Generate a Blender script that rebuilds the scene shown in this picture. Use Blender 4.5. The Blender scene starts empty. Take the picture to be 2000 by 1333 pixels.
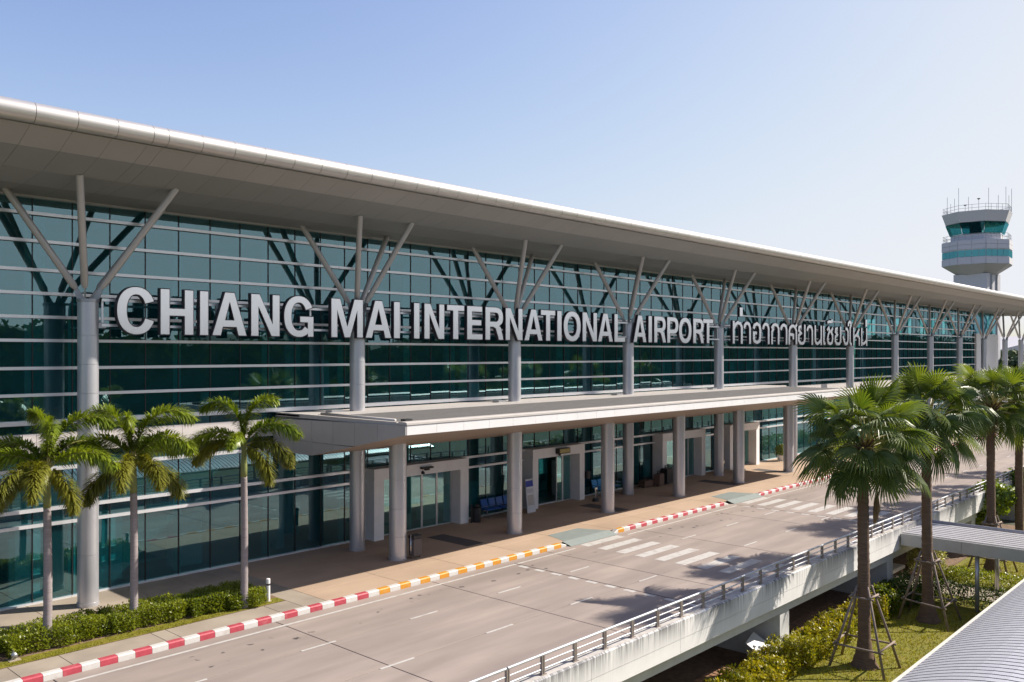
import bpy, math, random
from mathutils import Vector, Matrix
from mathutils.geometry import tessellate_polygon
R_ = math.radians
rnd = random.Random(7)
S = bpy.context.scene
COL = S.collection

# ------------------------------------------------------------------ camera
TH = R_(42.76)
cam = bpy.data.cameras.new('camera')
cam.sensor_width = 36.0
cam.lens = 30.46
cam.shift_y = 23.5/2000
cam.clip_start = 0.1
cam.clip_end = 20000
cam_o = bpy.data.objects.new('camera', cam)
COL.objects.link(cam_o)
cam_o.location = (0, 0, 8.0)
cam_o.rotation_euler = (R_(90), 0, TH - R_(90))
S.camera = cam_o
FW = Vector((math.cos(TH), math.sin(TH), 0))      # view direction on the ground
RT = Vector((math.sin(TH), -math.cos(TH), 0))     # to the right of it

# ------------------------------------------------------------------ sky, sun, exposure
SUN_EL = R_(37.5)
SUN_AZ = math.atan2(-0.508, 0.862)                # from +x, counter-clockwise
W = bpy.data.worlds.new('World')
S.world = W
W.use_nodes = True
wn = W.node_tree.nodes
wl = W.node_tree.links
bg = wn['Background']
sky = wn.new('ShaderNodeTexSky')
sky.sky_type = 'NISHITA'
sky.sun_disc = False
sky.sun_elevation = SUN_EL
sky.sun_rotation = math.pi/2 - SUN_AZ
sky.altitude = 300
sky.air_density = 1.0
sky.dust_density = 2.2
sky.ozone_density = 2.5
# milky dry-season haze over the whole dome: each channel levels off towards a pale white
def wmath(op, a, b):
    m_ = wn.new('ShaderNodeMath')
    m_.operation = op
    for k_, v_ in enumerate((a, b)):
        if v_ is None:
            continue
        if hasattr(v_, 'is_linked'):
            wl.new(v_, m_.inputs[k_])
        else:
            m_.inputs[k_].default_value = v_
    return m_.outputs[0]
sp_ = wn.new('ShaderNodeSeparateColor')
cb_ = wn.new('ShaderNodeCombineColor')
wl.new(sky.outputs[0], sp_.inputs[0])
for k_, (top_, kk_, pp_) in enumerate(((3.93, 2.2, 1.6), (4.05, 2.62, 1.7), (4.27, 2.72, 2.0))):
    v_ = wmath('POWER', wmath('DIVIDE', sp_.outputs[k_], kk_), pp_)
    v_ = wmath('EXPONENT', wmath('MULTIPLY', v_, -1.0), None)
    v_ = wmath('MULTIPLY', wmath('SUBTRACT', 1.0, v_), top_)
    wl.new(v_, cb_.inputs[k_])
wl.new(cb_.outputs[0], bg.inputs[0])
bg.inputs[1].default_value = 0.145
sl = bpy.data.lights.new('sun', 'SUN')
sl.energy = 5.0
sl.angle = R_(0.5)
sl.color = (1.0, 0.915, 0.80)
so = bpy.data.objects.new('sun', sl)
COL.objects.link(so)
sdir = Vector((math.cos(SUN_AZ)*math.cos(SUN_EL), math.sin(SUN_AZ)*math.cos(SUN_EL), math.sin(SUN_EL)))
so.rotation_euler = (-sdir).to_track_quat('-Z', 'Y').to_euler()
so.location = (60, -30, 60)
S.view_settings.view_transform = 'Standard'
S.view_settings.look = 'None'
S.view_settings.exposure = 0.58
S.view_settings.gamma = 1.0
S.view_settings.use_curve_mapping = False
S.render.engine = 'CYCLES'
S.cycles.use_denoising = True
S.cycles.caustics_reflective = False
S.cycles.caustics_refractive = False
S.cycles.transparent_max_bounces = 16
S.cycles.max_bounces = 7

# ------------------------------------------------------------------ materials
def srgb(r, g, b):
    f = lambda c: (c/255/12.92) if c/255 < .04045 else ((c/255+.055)/1.055)**2.4
    return (f(r), f(g), f(b), 1)

def mat(name, col, rough=.6, metal=0.0, spec=.5, var=.12, scale=3.0, bump=0.0, bscale=40, rand=0.0, stretch=(1, 1, 1), hue=None, hthr=(.4, .65)):
    """plain surface with noise mottling, optional second hue, optional bump, optional tint per object"""
    m = bpy.data.materials.new(name)
    m.use_nodes = True
    N, L = m.node_tree.nodes, m.node_tree.links
    p = N['Principled BSDF']
    p.inputs['Roughness'].default_value = rough
    p.inputs['Metallic'].default_value = metal
    p.inputs['Specular IOR Level'].default_value = spec
    geo = N.new('ShaderNodeNewGeometry')
    mp = N.new('ShaderNodeMapping')
    mp.inputs['Scale'].default_value = stretch
    L.new(geo.outputs['Position'], mp.inputs['Vector'])
    nz = N.new('ShaderNodeTexNoise')
    nz.inputs['Scale'].default_value = scale
    nz.inputs['Detail'].default_value = 6
    L.new(mp.outputs[0], nz.inputs['Vector'])
    col = tuple(col)+(1,) if len(col) == 3 else tuple(col)
    ramp = N.new('ShaderNodeMixRGB')
    ramp.inputs[1].default_value = tuple(c*(1-var) for c in col[:3])+(1,)
    ramp.inputs[2].default_value = tuple(min(1, c*(1+var)) for c in col[:3])+(1,)
    mr = N.new('ShaderNodeMapRange')
    mr.inputs[1].default_value = .3
    mr.inputs[2].default_value = .7
    L.new(nz.outputs[0], mr.inputs[0])
    L.new(mr.outputs[0], ramp.inputs[0])
    out = ramp.outputs[0]
    if hue:
        n2 = N.new('ShaderNodeTexNoise')
        n2.inputs['Scale'].default_value = scale*.37
        n2.inputs['Detail'].default_value = 5
        L.new(mp.outputs[0], n2.inputs['Vector'])
        m2 = N.new('ShaderNodeMapRange')
        m2.inputs[1].default_value = hthr[0]
        m2.inputs[2].default_value = hthr[1]
        L.new(n2.outputs[0], m2.inputs[0])
        mx = N.new('ShaderNodeMixRGB')
        mx.inputs[2].default_value = tuple(hue)+(1,)
        L.new(m2.outputs[0], mx.inputs[0])
        L.new(out, mx.inputs[1])
        out = mx.outputs[0]
    if rand:
        oi = N.new('ShaderNodeObjectInfo')
        m3 = N.new('ShaderNodeMapRange')
        m3.inputs[3].default_value = 1-rand
        m3.inputs[4].default_value = 1+rand
        L.new(oi.outputs['Random'], m3.inputs[0])
        mm = N.new('ShaderNodeMixRGB')
        mm.blend_type = 'MULTIPLY'
        mm.inputs[0].default_value = 1
        L.new(out, mm.inputs[1])
        L.new(m3.outputs[0], mm.inputs[2])
        out = mm.outputs[0]
    L.new(out, p.inputs['Base Color'])
    if bump:
        nb = N.new('ShaderNodeTexNoise')
        nb.inputs['Scale'].default_value = bscale
        nb.inputs['Detail'].default_value = 4
        L.new(mp.outputs[0], nb.inputs['Vector'])
        b = N.new('ShaderNodeBump')
        b.inputs['Strength'].default_value = bump
        b.inputs['Distance'].default_value = .02
        L.new(nb.outputs[0], b.inputs['Height'])
        L.new(b.outputs[0], p.inputs['Normal'])
    return m

def leafmat(name, c1, c2, rough=.38, trans=.35, var=.25, tip=None):
    m = bpy.data.materials.new(name)
    m.use_nodes = True
    N, L = m.node_tree.nodes, m.node_tree.links
    p = N['Principled BSDF']
    p.inputs['Roughness'].default_value = rough
    geo = N.new('ShaderNodeNewGeometry')
    nz = N.new('ShaderNodeTexNoise')
    nz.inputs['Scale'].default_value = 1.7
    nz.inputs['Detail'].default_value = 3
    L.new(geo.outputs['Position'], nz.inputs['Vector'])
    oi = N.new('ShaderNodeObjectInfo')
    ad = N.new('ShaderNodeMath')
    ad.operation = 'MULTIPLY_ADD'
    L.new(oi.outputs['Random'], ad.inputs[0])
    ad.inputs[1].default_value = .5
    L.new(nz.outputs[0], ad.inputs[2])
    ri = N.new('ShaderNodeMath')
    ri.operation = 'MULTIPLY_ADD'
    L.new(geo.outputs['Random Per Island'], ri.inputs[0])
    ri.inputs[1].default_value = .55
    L.new(ad.outputs[0], ri.inputs[2])
    mr = N.new('ShaderNodeMapRange')
    mr.inputs[1].default_value = .45
    mr.inputs[2].default_value = 1.35
    L.new(ri.outputs[0], mr.inputs[0])
    mx = N.new('ShaderNodeMixRGB')
    mx.inputs[1].default_value = tuple(c1)+(1,)
    mx.inputs[2].default_value = tuple(c2)+(1,)
    L.new(mr.outputs[0], mx.inputs[0])
    L.new(mx.outputs[0], p.inputs['Base Color'])
    tr = N.new('ShaderNodeBsdfTranslucent')
    g = N.new('ShaderNodeMixRGB')
    g.blend_type = 'MULTIPLY'
    g.inputs[0].default_value = 1
    g.inputs[2].default_value = (1.7, 1.6, .6, 1)
    L.new(mx.outputs[0], g.inputs[1])
    L.new(g.outputs[0], tr.inputs[0])
    ms = N.new('ShaderNodeMixShader')
    ms.inputs[0].default_value = trans
    L.new(p.outputs[0], ms.inputs[1])
    L.new(tr.outputs[0], ms.inputs[2])
    L.new(ms.outputs[0], N['Material Output'].inputs[0])
    return m

def glassmat(name, gl, tr, rough=.0, body=(.002, .016, .019)):
    m = bpy.data.materials.new(name)
    m.use_nodes = True
    N, L = m.node_tree.nodes, m.node_tree.links
    N.remove(N['Principled BSDF'])
    a = N.new('ShaderNodeBsdfGlossy')
    a.inputs['Color'].default_value = tuple(gl)+(1,)
    a.inputs['Roughness'].default_value = rough
    b = N.new('ShaderNodeBsdfTransparent')
    b.inputs['Color'].default_value = tuple(tr)+(1,)
    s = N.new('ShaderNodeAddShader')
    L.new(a.outputs[0], s.inputs[0])
    L.new(b.outputs[0], s.inputs[1])
    df = N.new('ShaderNodeBsdfDiffuse')
    df.inputs['Color'].default_value = tuple(body)+(1,)
    s2 = N.new('ShaderNodeAddShader')
    L.new(s.outputs[0], s2.inputs[0])
    L.new(df.outputs[0], s2.inputs[1])
    L.new(s2.outputs[0], N['Material Output'].inputs[0])
    # slow waviness of toughened glass
    geo = N.new('ShaderNodeNewGeometry')
    nz = N.new('ShaderNodeTexNoise')
    nz.inputs['Scale'].default_value = .9
    nz.inputs['Detail'].default_value = 1
    L.new(geo.outputs['Position'], nz.inputs['Vector'])
    bp = N.new('ShaderNodeBump')
    bp.inputs['Strength'].default_value = .012
    bp.inputs['Distance'].default_value = .05
    L.new(nz.outputs[0], bp.inputs['Height'])
    L.new(bp.outputs[0], a.inputs['Normal'])
    return m

def streakmat(name, base, z0, z1, dark=(.07, .07, .08), amount=.9):
    """painted concrete with dark rain streaks running down from the coping at z0"""
    m = mat(name, base, rough=.75, var=.06, scale=1.2, bump=.15, bscale=30)
    N, L = m.node_tree.nodes, m.node_tree.links
    p = N['Principled BSDF']
    src = p.inputs['Base Color'].links[0].from_socket
    geo = N.new('ShaderNodeNewGeometry')
    sep = N.new('ShaderNodeSeparateXYZ')
    L.new(geo.outputs['Position'], sep.inputs[0])
    fall = N.new('ShaderNodeMapRange')
    fall.inputs[1].default_value = z1
    fall.inputs[2].default_value = z0
    L.new(sep.outputs[2], fall.inputs[0])
    pw = N.new('ShaderNodeMath')
    pw.operation = 'POWER'
    pw.inputs[1].default_value = 2.2
    L.new(fall.outputs[0], pw.inputs[0])
    mp = N.new('ShaderNodeMapping')
    mp.inputs['Scale'].default_value = (7, 1, .33)
    L.new(geo.outputs['Position'], mp.inputs[0])
    nz = N.new('ShaderNodeTexNoise')
    nz.inputs['Scale'].default_value = 1.6
    nz.inputs['Detail'].default_value = 5
    nz.inputs['Roughness'].default_value = .65
    L.new(mp.outputs[0], nz.inputs['Vector'])
    n2 = N.new('ShaderNodeTexNoise')
    n2.inputs['Scale'].default_value = .35
    n2.inputs['Detail'].default_value = 3
    L.new(geo.outputs['Position'], n2.inputs['Vector'])
    md = N.new('ShaderNodeMath')
    md.operation = 'MULTIPLY_ADD'
    L.new(n2.outputs[0], md.inputs[0])
    md.inputs[1].default_value = 1.1
    L.new(nz.outputs[0], md.inputs[2])
    mr = N.new('ShaderNodeMapRange')
    mr.inputs[1].default_value = .90
    mr.inputs[2].default_value = 1.14
    L.new(md.outputs[0], mr.inputs[0])
    mu = N.new('ShaderNodeMath')
    mu.operation = 'MULTIPLY'
    L.new(pw.outputs[0], mu.inputs[0])
    L.new(mr.outputs[0], mu.inputs[1])
    m2 = N.new('ShaderNodeMath')
    m2.operation = 'MULTIPLY'
    m2.use_clamp = True
    m2.inputs[1].default_value = amount
    L.new(mu.outputs[0], m2.inputs[0])
    mx = N.new('ShaderNodeMixRGB')
    mx.inputs[2].default_value = tuple(dark)+(1,)
    L.new(m2.outputs[0], mx.inputs[0])
    L.new(src, mx.inputs[1])
    L.new(mx.outputs[0], p.inputs['Base Color'])
    return m

def roadmat(name, base):
    m = mat(name, base, rough=.8, var=.12, scale=1.6, bump=.12, bscale=60, rand=.055, stretch=(.25, 1, 1), hue=(base[0]*.77, base[1]*.775, base[2]*.785), hthr=(.45, .72))
    N, L = m.node_tree.nodes, m.node_tree.links
    p = N['Principled BSDF']
    src = p.inputs['Base Color'].links[0].from_socket
    geo = N.new('ShaderNodeNewGeometry')
    # oil drips: small spots, gathered in the kerb lane
    vz = N.new('ShaderNodeTexVoronoi')
    vz.inputs['Scale'].default_value = 2.4
    vz.inputs['Randomness'].default_value = 1
    mp = N.new('ShaderNodeMapping')
    mp.inputs['Scale'].default_value = (.75, 1, 1)
    nzw = N.new('ShaderNodeTexNoise')
    nzw.inputs['Scale'].default_value = 9
    L.new(geo.outputs['Position'], nzw.inputs['Vector'])
    ws = N.new('ShaderNodeMixRGB')
    ws.blend_type = 'ADD'
    ws.inputs[0].default_value = .16
    L.new(geo.outputs['Position'], ws.inputs[1])
    L.new(nzw.outputs[1], ws.inputs[2])
    L.new(ws.outputs[0], mp.inputs[0])
    L.new(mp.outputs[0], vz.inputs['Vector'])
    sp = N.new('ShaderNodeMapRange')
    sp.inputs[1].default_value = .24
    sp.inputs[2].default_value = .14
    L.new(vz.outputs['Distance'], sp.inputs[0])
    sep = N.new('ShaderNodeSeparateXYZ')
    L.new(geo.outputs['Position'], sep.inputs[0])
    band = N.new('ShaderNodeMath')
    band.operation = 'COMPARE'
    band.inputs[1].default_value = 21.2
    band.inputs[2].default_value = .62
    L.new(sep.outputs[1], band.inputs[0])
    n2 = N.new('ShaderNodeTexNoise')
    n2.inputs['Scale'].default_value = .6
    L.new(geo.outputs['Position'], n2.inputs['Vector'])
    t2 = N.new('ShaderNodeMapRange')
    t2.inputs[1].default_value = .47
    t2.inputs[2].default_value = .53
    L.new(n2.outputs[0], t2.inputs[0])
    a = N.new('ShaderNodeMath')
    a.operation = 'MULTIPLY'
    L.new(sp.outputs[0], a.inputs[0])
    L.new(band.outputs[0], a.inputs[1])
    b = N.new('ShaderNodeMath')
    b.operation = 'MULTIPLY'
    L.new(a.outputs[0], b.inputs[0])
    L.new(t2.outputs[0], b.inputs[1])
    # tyre-darkened lanes
    mp3 = N.new('ShaderNodeMapping')
    mp3.inputs['Scale'].default_value = (.05, 1.1, 1)
    L.new(geo.outputs['Position'], mp3.inputs[0])
    n3 = N.new('ShaderNodeTexNoise')
    n3.inputs['Scale'].default_value = 1.0
    n3.inputs['Detail'].default_value = 6
    L.new(mp3.outputs[0], n3.inputs['Vector'])
    t3 = N.new('ShaderNodeMapRange')
    t3.inputs[1].default_value = .42
    t3.inputs[2].default_value = .72
    t3.inputs[4].default_value = .6
    L.new(n3.outputs[0], t3.inputs[0])
    mx0 = N.new('ShaderNodeMixRGB')
    mx0.inputs[2].default_value = (base[0]*.62, base[1]*.63, base[2]*.66, 1)
    L.new(t3.outputs[0], mx0.inputs[0])
    L.new(src, mx0.inputs[1])
    mx = N.new('ShaderNodeMixRGB')
    mx.inputs[2].default_value = (.07, .062, .06, 1)
    L.new(b.outputs[0], mx.inputs[0])
    L.new(mx0.outputs[0], mx.inputs[1])
    L.new(mx.outputs[0], p.inputs['Base Color'])
    return m

M = {}
M['road'] = roadmat('road_concrete', (.345, .283, .248))
M['roadbed'] = mat('joint_filler', (.11, .09, .08), rough=.9)
M['paint'] = mat('road_paint_white', (.54, .52, .49), rough=.6, var=.05, scale=9, hue=(.40, .35, .32), hthr=(.5, .75))
M['kred'] = mat('kerb_paint_red', (.44, .06, .085), rough=.5, var=.12, scale=9, hue=(.48, .15, .16), hthr=(.55, .8))
M['kwhite'] = mat('kerb_paint_white', (.60, .58, .55), rough=.5, var=.05, scale=9, hue=(.48, .42, .37), hthr=(.55, .85))
M['kyel'] = mat('kerb_paint_yellow', (.62, .27, .025), rough=.5, var=.08, scale=9, hue=(.56, .33, .11), hthr=(.55, .8))
M['walk'] = mat('pavement_concrete', (.35, .295, .235), rough=.85, var=.10, scale=1.3, rand=.07, hue=(.25, .21, .17), hthr=(.45, .75), bump=.1)
M['tan'] = mat('tan_paving', (.46, .335, .24), rough=.8, var=.07, scale=.8, rand=.05, stretch=(.6, 1, 1), hue=(.35, .25, .175), hthr=(.48, .78))
M['darkslab'] = mat('dark_inlay', (.10, .09, .09), rough=.7, var=.08)
M['ramp'] = mat('ramp_grey_green', (.225, .26, .25), rough=.7, var=.06)
M['soil'] = mat('soil', (.20, .13, .085), rough=.95, var=.3, scale=6, bump=.5)
M['silver'] = mat('column_silver_paint', (.53, .535, .57), rough=.33, metal=.55, var=.03, scale=2)
M['strut'] = mat('strut_grey_paint', (.55, .52, .51), rough=.42, metal=.25, var=.03)
M['steel'] = mat('bracket_steel', (.36, .37, .39), rough=.4, metal=.7)
M['eave'] = mat('eave_white_metal', (.62, .59, .565), rough=.36, metal=.6, var=.025, scale=1.5)
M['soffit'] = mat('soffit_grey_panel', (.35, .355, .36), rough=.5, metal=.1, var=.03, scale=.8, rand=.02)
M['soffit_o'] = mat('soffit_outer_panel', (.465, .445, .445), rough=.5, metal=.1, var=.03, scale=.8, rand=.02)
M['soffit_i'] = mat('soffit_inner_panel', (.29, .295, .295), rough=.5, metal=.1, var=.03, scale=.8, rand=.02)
M['seam'] = mat('dark_seam', (.10, .085, .08), rough=.8)
M['roof'] = mat('roof_sheet_grey', (.55, .55, .55), rough=.5, metal=.3)
M['white'] = mat('transom_white', (.84, .85, .88), rough=.3, metal=.45, var=.03)
M['wpanel'] = mat('white_cladding', (.76, .75, .75), rough=.45, var=.03, rand=.015)
M['spandrel'] = mat('spandrel_white', (.60, .56, .54), rough=.5, var=.04)
M['black'] = mat('mullion_black', (.012, .016, .018), rough=.4)
M['glass'] = glassmat('teal_glass', (.112, .148, .158), (.25, .53, .56))
M['glassd'] = glassmat('door_glass', (.16, .23, .23), (.45, .62, .62))
M['fin'] = mat('teal_glass_fin', (.22, .72, .66), rough=.25, var=.05)
M['indark'] = mat('interior_dark', (.24, .28, .28), rough=.8, var=.3, scale=.5)
M['incol'] = mat('interior_column', (.52, .60, .59), rough=.7)
M['infloor'] = mat('interior_floor', (.13, .14, .135), rough=.3)
M['letter'] = mat('letter_face_brushed', (.95, .945, .96), rough=.22, metal=.65, var=.03, scale=6, stretch=(9, 1, .3))
M['lside'] = mat('letter_return_dark', (.022, .016, .026), rough=.45)
M['canroof'] = mat('canopy_roofing_grey', (.155, .15, .147), rough=.75, var=.10, scale=2.5, stretch=(.4, 1, 1), bump=.2)
M['coping'] = mat('coping_cream', (.54, .505, .475), rough=.5, var=.05)
M['plank'] = mat('soffit_brown_plank', (.34, .28, .24), rough=.5, var=.10, scale=2, stretch=(.15, 3, 3), rand=.06)
M['endcap'] = mat('grey_composite_panel', (.42, .41, .405), rough=.42, metal=.15, var=.03, rand=.03)
M['frame'] = mat('portal_white', (.89, .89, .90), rough=.45, var=.03)
M['alu'] = mat('door_aluminium', (.62, .63, .64), rough=.35, metal=.4)
M['parapet'] = streakmat('parapet_white_stained', (.74, .73, .72), .5, -.45)
M['beam'] = mat('beam_white', (.60, .60, .60), rough=.75, var=.06, hue=(.52, .51, .49), hthr=(.55, .85))
M['cope2'] = mat('parapet_top', (.50, .47, .44), rough=.8, var=.2, scale=4)
M['rail'] = mat('rail_galvanised', (.52, .54, .58), rough=.5, metal=.35)
M['post'] = mat('rail_post_steel', (.34, .29, .26), rough=.45, metal=.35)
M['grass'] = mat('lawn_grass', (.17, .165, .007), rough=.9, var=.35, scale=5, hue=(.22, .175, .018), hthr=(.45, .75), bump=.6, bscale=55)
M['blade'] = leafmat('grass_blade', (.14, .15, .006), (.27, .25, .015), rough=.6, trans=.3)
M['ground'] = mat('ground_far', (.07, .075, .05), rough=.95, var=.3, scale=.02, hue=(.06, .09, .035), hthr=(.4, .6))
M['hedge'] = leafmat('hedge_leaf', (.07, .115, .008), (.27, .30, .02), rough=.4)
M['shadehedge'] = leafmat('shaded_hedge_leaf', (.04, .08, .012), (.10, .16, .03), rough=.45)  # hedge leaf with the walkway's shade put into its colour
M['croton'] = leafmat('croton_leaf', (.05, .115, .007), (.40, .35, .02), rough=.4)
M['twig'] = mat('twig', (.10, .07, .045), rough=.9)
M['frond'] = leafmat('foxtail_leaf', (.07, .125, .012), (.27, .335, .035), rough=.3, trans=.35)
M['fronddry'] = leafmat('foxtail_leaf_yellowing', (.075, .095, .012), (.23, .23, .035), rough=.4, trans=.35)
M['fan'] = leafmat('fan_leaf', (.035, .075, .014), (.15, .20, .04), rough=.42, trans=.33)
M['fanyoung'] = leafmat('fan_leaf_young', (.055, .11, .016), (.17, .22, .035), rough=.42, trans=.33)  # paler green of the young upright leaves
M['dead'] = leafmat('dead_frond', (.16, .10, .055), (.28, .19, .11), rough=.8, trans=.1)
M['petiole'] = mat('petiole', (.34, .30, .10), rough=.5)
M['crownshaft'] = mat('crownshaft_green', (.19, .22, .07), rough=.5, var=.15)
M['foxtrunk'] = mat('foxtail_bark', (.27, .235, .235), rough=.8, var=.14, scale=6, stretch=(.4, .4, 5), bump=.2)
M['fantrunk'] = mat('fan_palm_bark', (.155, .10, .068), rough=.95, var=.30, scale=5, stretch=(.6, .6, 6), bump=.7, bscale=18)
M['boots'] = mat('leaf_base_fibre', (.13, .075, .045), rough=.95, var=.3, scale=10)
M['pole'] = mat('weathered_pole', (.26, .20, .165), rough=.85, var=.2, scale=8)
M['rib'] = mat('ribbed_roof_white', (.57, .57, .61), rough=.38, metal=.2, var=.02)
M['ribshade'] = mat('painted_rib_shade', (.075, .075, .09), rough=.7)  # shade of rib sides and valleys, painted as a dark colour
M['gutter'] = mat('roof_edge_cream', (.66, .62, .54), rough=.6, var=.08)
M['wkfascia'] = mat('walkway_fascia', (.55, .54, .52), rough=.5, metal=.2, var=.04)
M['wkroof'] = mat('walkway_roof', (.56, .55, .57), rough=.4, metal=.25, var=.04)
M['blue'] = mat('blue_seat_plastic', (.03, .13, .45), rough=.35)
M['cyan'] = mat('light_blue_seat_plastic', (.05, .30, .62), rough=.35)
M['blk'] = mat('black_plastic', (.02, .02, .022), rough=.5)
M['chrome'] = mat('bright_steel', (.7, .7, .72), rough=.2, metal=.9)
M['signyel'] = mat('sign_amber', (.45, .38, .14), rough=.5)
M['bannerw'] = mat('banner_white', (.70, .72, .74), rough=.5)
M['bannerb'] = mat('banner_blue', (.03, .06, .35), rough=.5)
M['pot'] = mat('white_pot', (.68, .66, .63), rough=.6)
M['brown'] = mat('brown_case', (.13, .08, .06), rough=.5)
M['tower'] = mat('tower_grey_panel', (.56, .55, .575), rough=.6, var=.03)
M['tglass'] = glassmat('tower_glass', (.06, .18, .20), (.10, .30, .33))
M['thin'] = mat('antenna_grey', (.25, .26, .28), rough=.5, metal=.4)
M['shed'] = mat('shed_pale', (.55, .56, .60), rough=.6)
M['shedroof'] = mat('shed_roof', (.62, .59, .60), rough=.6)
M['wood'] = mat('old_boards', (.24, .15, .10), rough=.9, var=.25, scale=6)
M['rubble'] = mat('brick_rubble', (.34, .19, .11), rough=.95, var=.3, scale=6)
M['tree'] = leafmat('broadleaf', (.04, .085, .01), (.19, .26, .03), rough=.45)
M['fartree'] = leafmat('far_tree_leaf', (.03, .055, .02), (.07, .11, .035), rough=.7, trans=.1)
M['hill'] = mat('hill_forest', (.06, .085, .06), rough=1, var=.3, scale=.03)

# ------------------------------------------------------------------ mesh helpers
class MB:
    def __init__(s):
        s.v, s.f = [], []
    def poly(s, pts):
        n = len(s.v)
        s.v += [tuple(p) for p in pts]
        s.f.append(tuple(range(n, n+len(pts))))
    def box(s, x0, x1, y0, y1, z0, z1):
        n = len(s.v)
        s.v += [(x0, y0, z0), (x1, y0, z0), (x1, y1, z0), (x0, y1, z0), (x0, y0, z1), (x1, y0, z1), (x1, y1, z1), (x0, y1, z1)]
        s.f += [tuple(n+i for i in q) for q in ((3, 2, 1, 0), (4, 5, 6, 7), (0, 1, 5, 4), (1, 2, 6, 5), (2, 3, 7, 6), (3, 0, 4, 7))]
        return s
    def bbox(s, x0, x1, y0, y1, z0, z1, b=.01):
        """box with its top edges chamfered"""
        n = len(s.v)
        s.v += [(x0, y0, z0), (x1, y0, z0), (x1, y1, z0), (x0, y1, z0), (x0, y0, z1-b), (x1, y0, z1-b), (x1, y1, z1-b), (x0, y1, z1-b),
                (x0+b, y0+b, z1), (x1-b, y0+b, z1), (x1-b, y1-b, z1), (x0+b, y1-b, z1)]
        s.f += [tuple(n+i for i in q) for q in ((3, 2, 1, 0), (0, 1, 5, 4), (1, 2, 6, 5), (2, 3, 7, 6), (3, 0, 4, 7), (4, 5, 9, 8), (5, 6, 10, 9), (6, 7, 11, 10), (7, 4, 8, 11), (8, 9, 10, 11))]
        return s
    def tube(s, pts, rad, n=10, cap=True):
        """tube along points, one radius per point or a single one"""
        pts = [Vector(p) for p in pts]
        if not hasattr(rad, '__len__'):
            rad = [rad]*len(pts)
        base = len(s.v)
        prev = None
        for i, p in enumerate(pts):
            d = (pts[min(i+1, len(pts)-1)]-pts[max(i-1, 0)]).normalized()
            if prev is None:
                a = d.orthogonal().normalized()
            else:
                a = (prev-d*prev.dot(d)).normalized()
            prev = a
            b = d.cross(a)
            for k in range(n):
                t = 2*math.pi*k/n
                s.v.append(tuple(p+(a*math.cos(t)+b*math.sin(t))*rad[i]))
        for i in range(len(pts)-1):
            for k in range(n):
                k2 = (k+1) % n
                s.f.append((base+i*n+k, base+i*n+k2, base+(i+1)*n+k2, base+(i+1)*n+k))
        if cap:
            s.f.append(tuple(base+k for k in reversed(range(n))))
            s.f.append(tuple(base+(len(pts)-1)*n+k for k in range(n)))
        return s
    def prismx(s, prof, x0, x1):
        """profile of (y, z) points, counter-clockwise seen from +x, swept along x"""
        n = len(prof)
        b = len(s.v)
        s.v += [(x0, y, z) for y, z in prof]+[(x1, y, z) for y, z in prof]
        for i in range(n):
            j = (i+1) % n
            s.f.append((b+i, b+n+i, b+n+j, b+j))
        s.f.append(tuple(b+n+i for i in range(n)))
        s.f.append(tuple(b+i for i in reversed(range(n))))
        return s
    def build(s, name, m, parent=None, smooth=False, auto=False, loc=None):
        me = bpy.data.meshes.new(name)
        me.from_pydata(s.v, [], s.f)
        me.materials.append(m)
        if smooth:
            me.polygons.foreach_set('use_smooth', [True]*len(me.polygons))
            if auto:
                try:
                    me.set_sharp_from_angle(angle=R_(40))
                except Exception:
                    pass
        me.update()
        return obj(name, me, parent, loc)

def obj(name, me, parent=None, loc=None):
    o = bpy.data.objects.new(name, me)
    COL.objects.link(o)
    if parent:
        o.parent = parent
    if loc is not None:
        o.location = loc
    return o

def tag(o, label, cat, group=None, kind=None):
    o['label'] = label
    o['category'] = cat
    if group:
        o['group'] = group
    if kind:
        o['kind'] = kind
    return o

def thing(name, label, cat, loc=(0, 0, 0), rz=0, group=None):
    o = bpy.data.objects.new(name, None)
    o.empty_display_size = .2
    COL.objects.link(o)
    o.location = loc
    o.rotation_euler = (0, 0, rz)
    return tag(o, label, cat, group)

def copy_tree(o, parent=None):
    c = o.copy()
    COL.objects.link(c)
    if parent:
        c.parent = parent
    for ch in o.children:
        copy_tree(ch, c)
    return c

def struct(o):
    o['kind'] = 'structure'
    return o

def stuff(o):
    o['kind'] = 'stuff'
    return o

def B(name, m, parent, *a, b=0):
    mb = MB()
    (mb.bbox(*a, b=b) if b else mb.box(*a))
    return mb.build(name, m, parent)

# ------------------------------------------------------------------ ground, road, pavement
LZ = -2.6
g = MB()
n = 48
g.v.append((0, 0, LZ-.15))
for k in range(n):
    a = 2*math.pi*k/n
    g.v.append((9000*math.cos(a), 9000*math.sin(a), LZ-.15))
for k in range(n):
    g.f.append((0, 1+k, 1+(k+1) % n))
struct(g.build('ground', M['ground']))

lawn = MB()
NX, NY = 70, 26
for i in range(NX+1):
    for j in range(NY+1):
        x = 12+70*i/NX
        y = -2+15.4*j/NY
        lawn.v.append((x, y, LZ+.05*math.sin(x*.5)*math.sin(y*.6)))
for i in range(NX):
    for j in range(NY):
        a = i*(NY+1)+j
        lawn.f.append((a, a+NY+1, a+NY+2, a+1))
lawn = struct(lawn.build('lawn', M['grass'], smooth=True))
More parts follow.
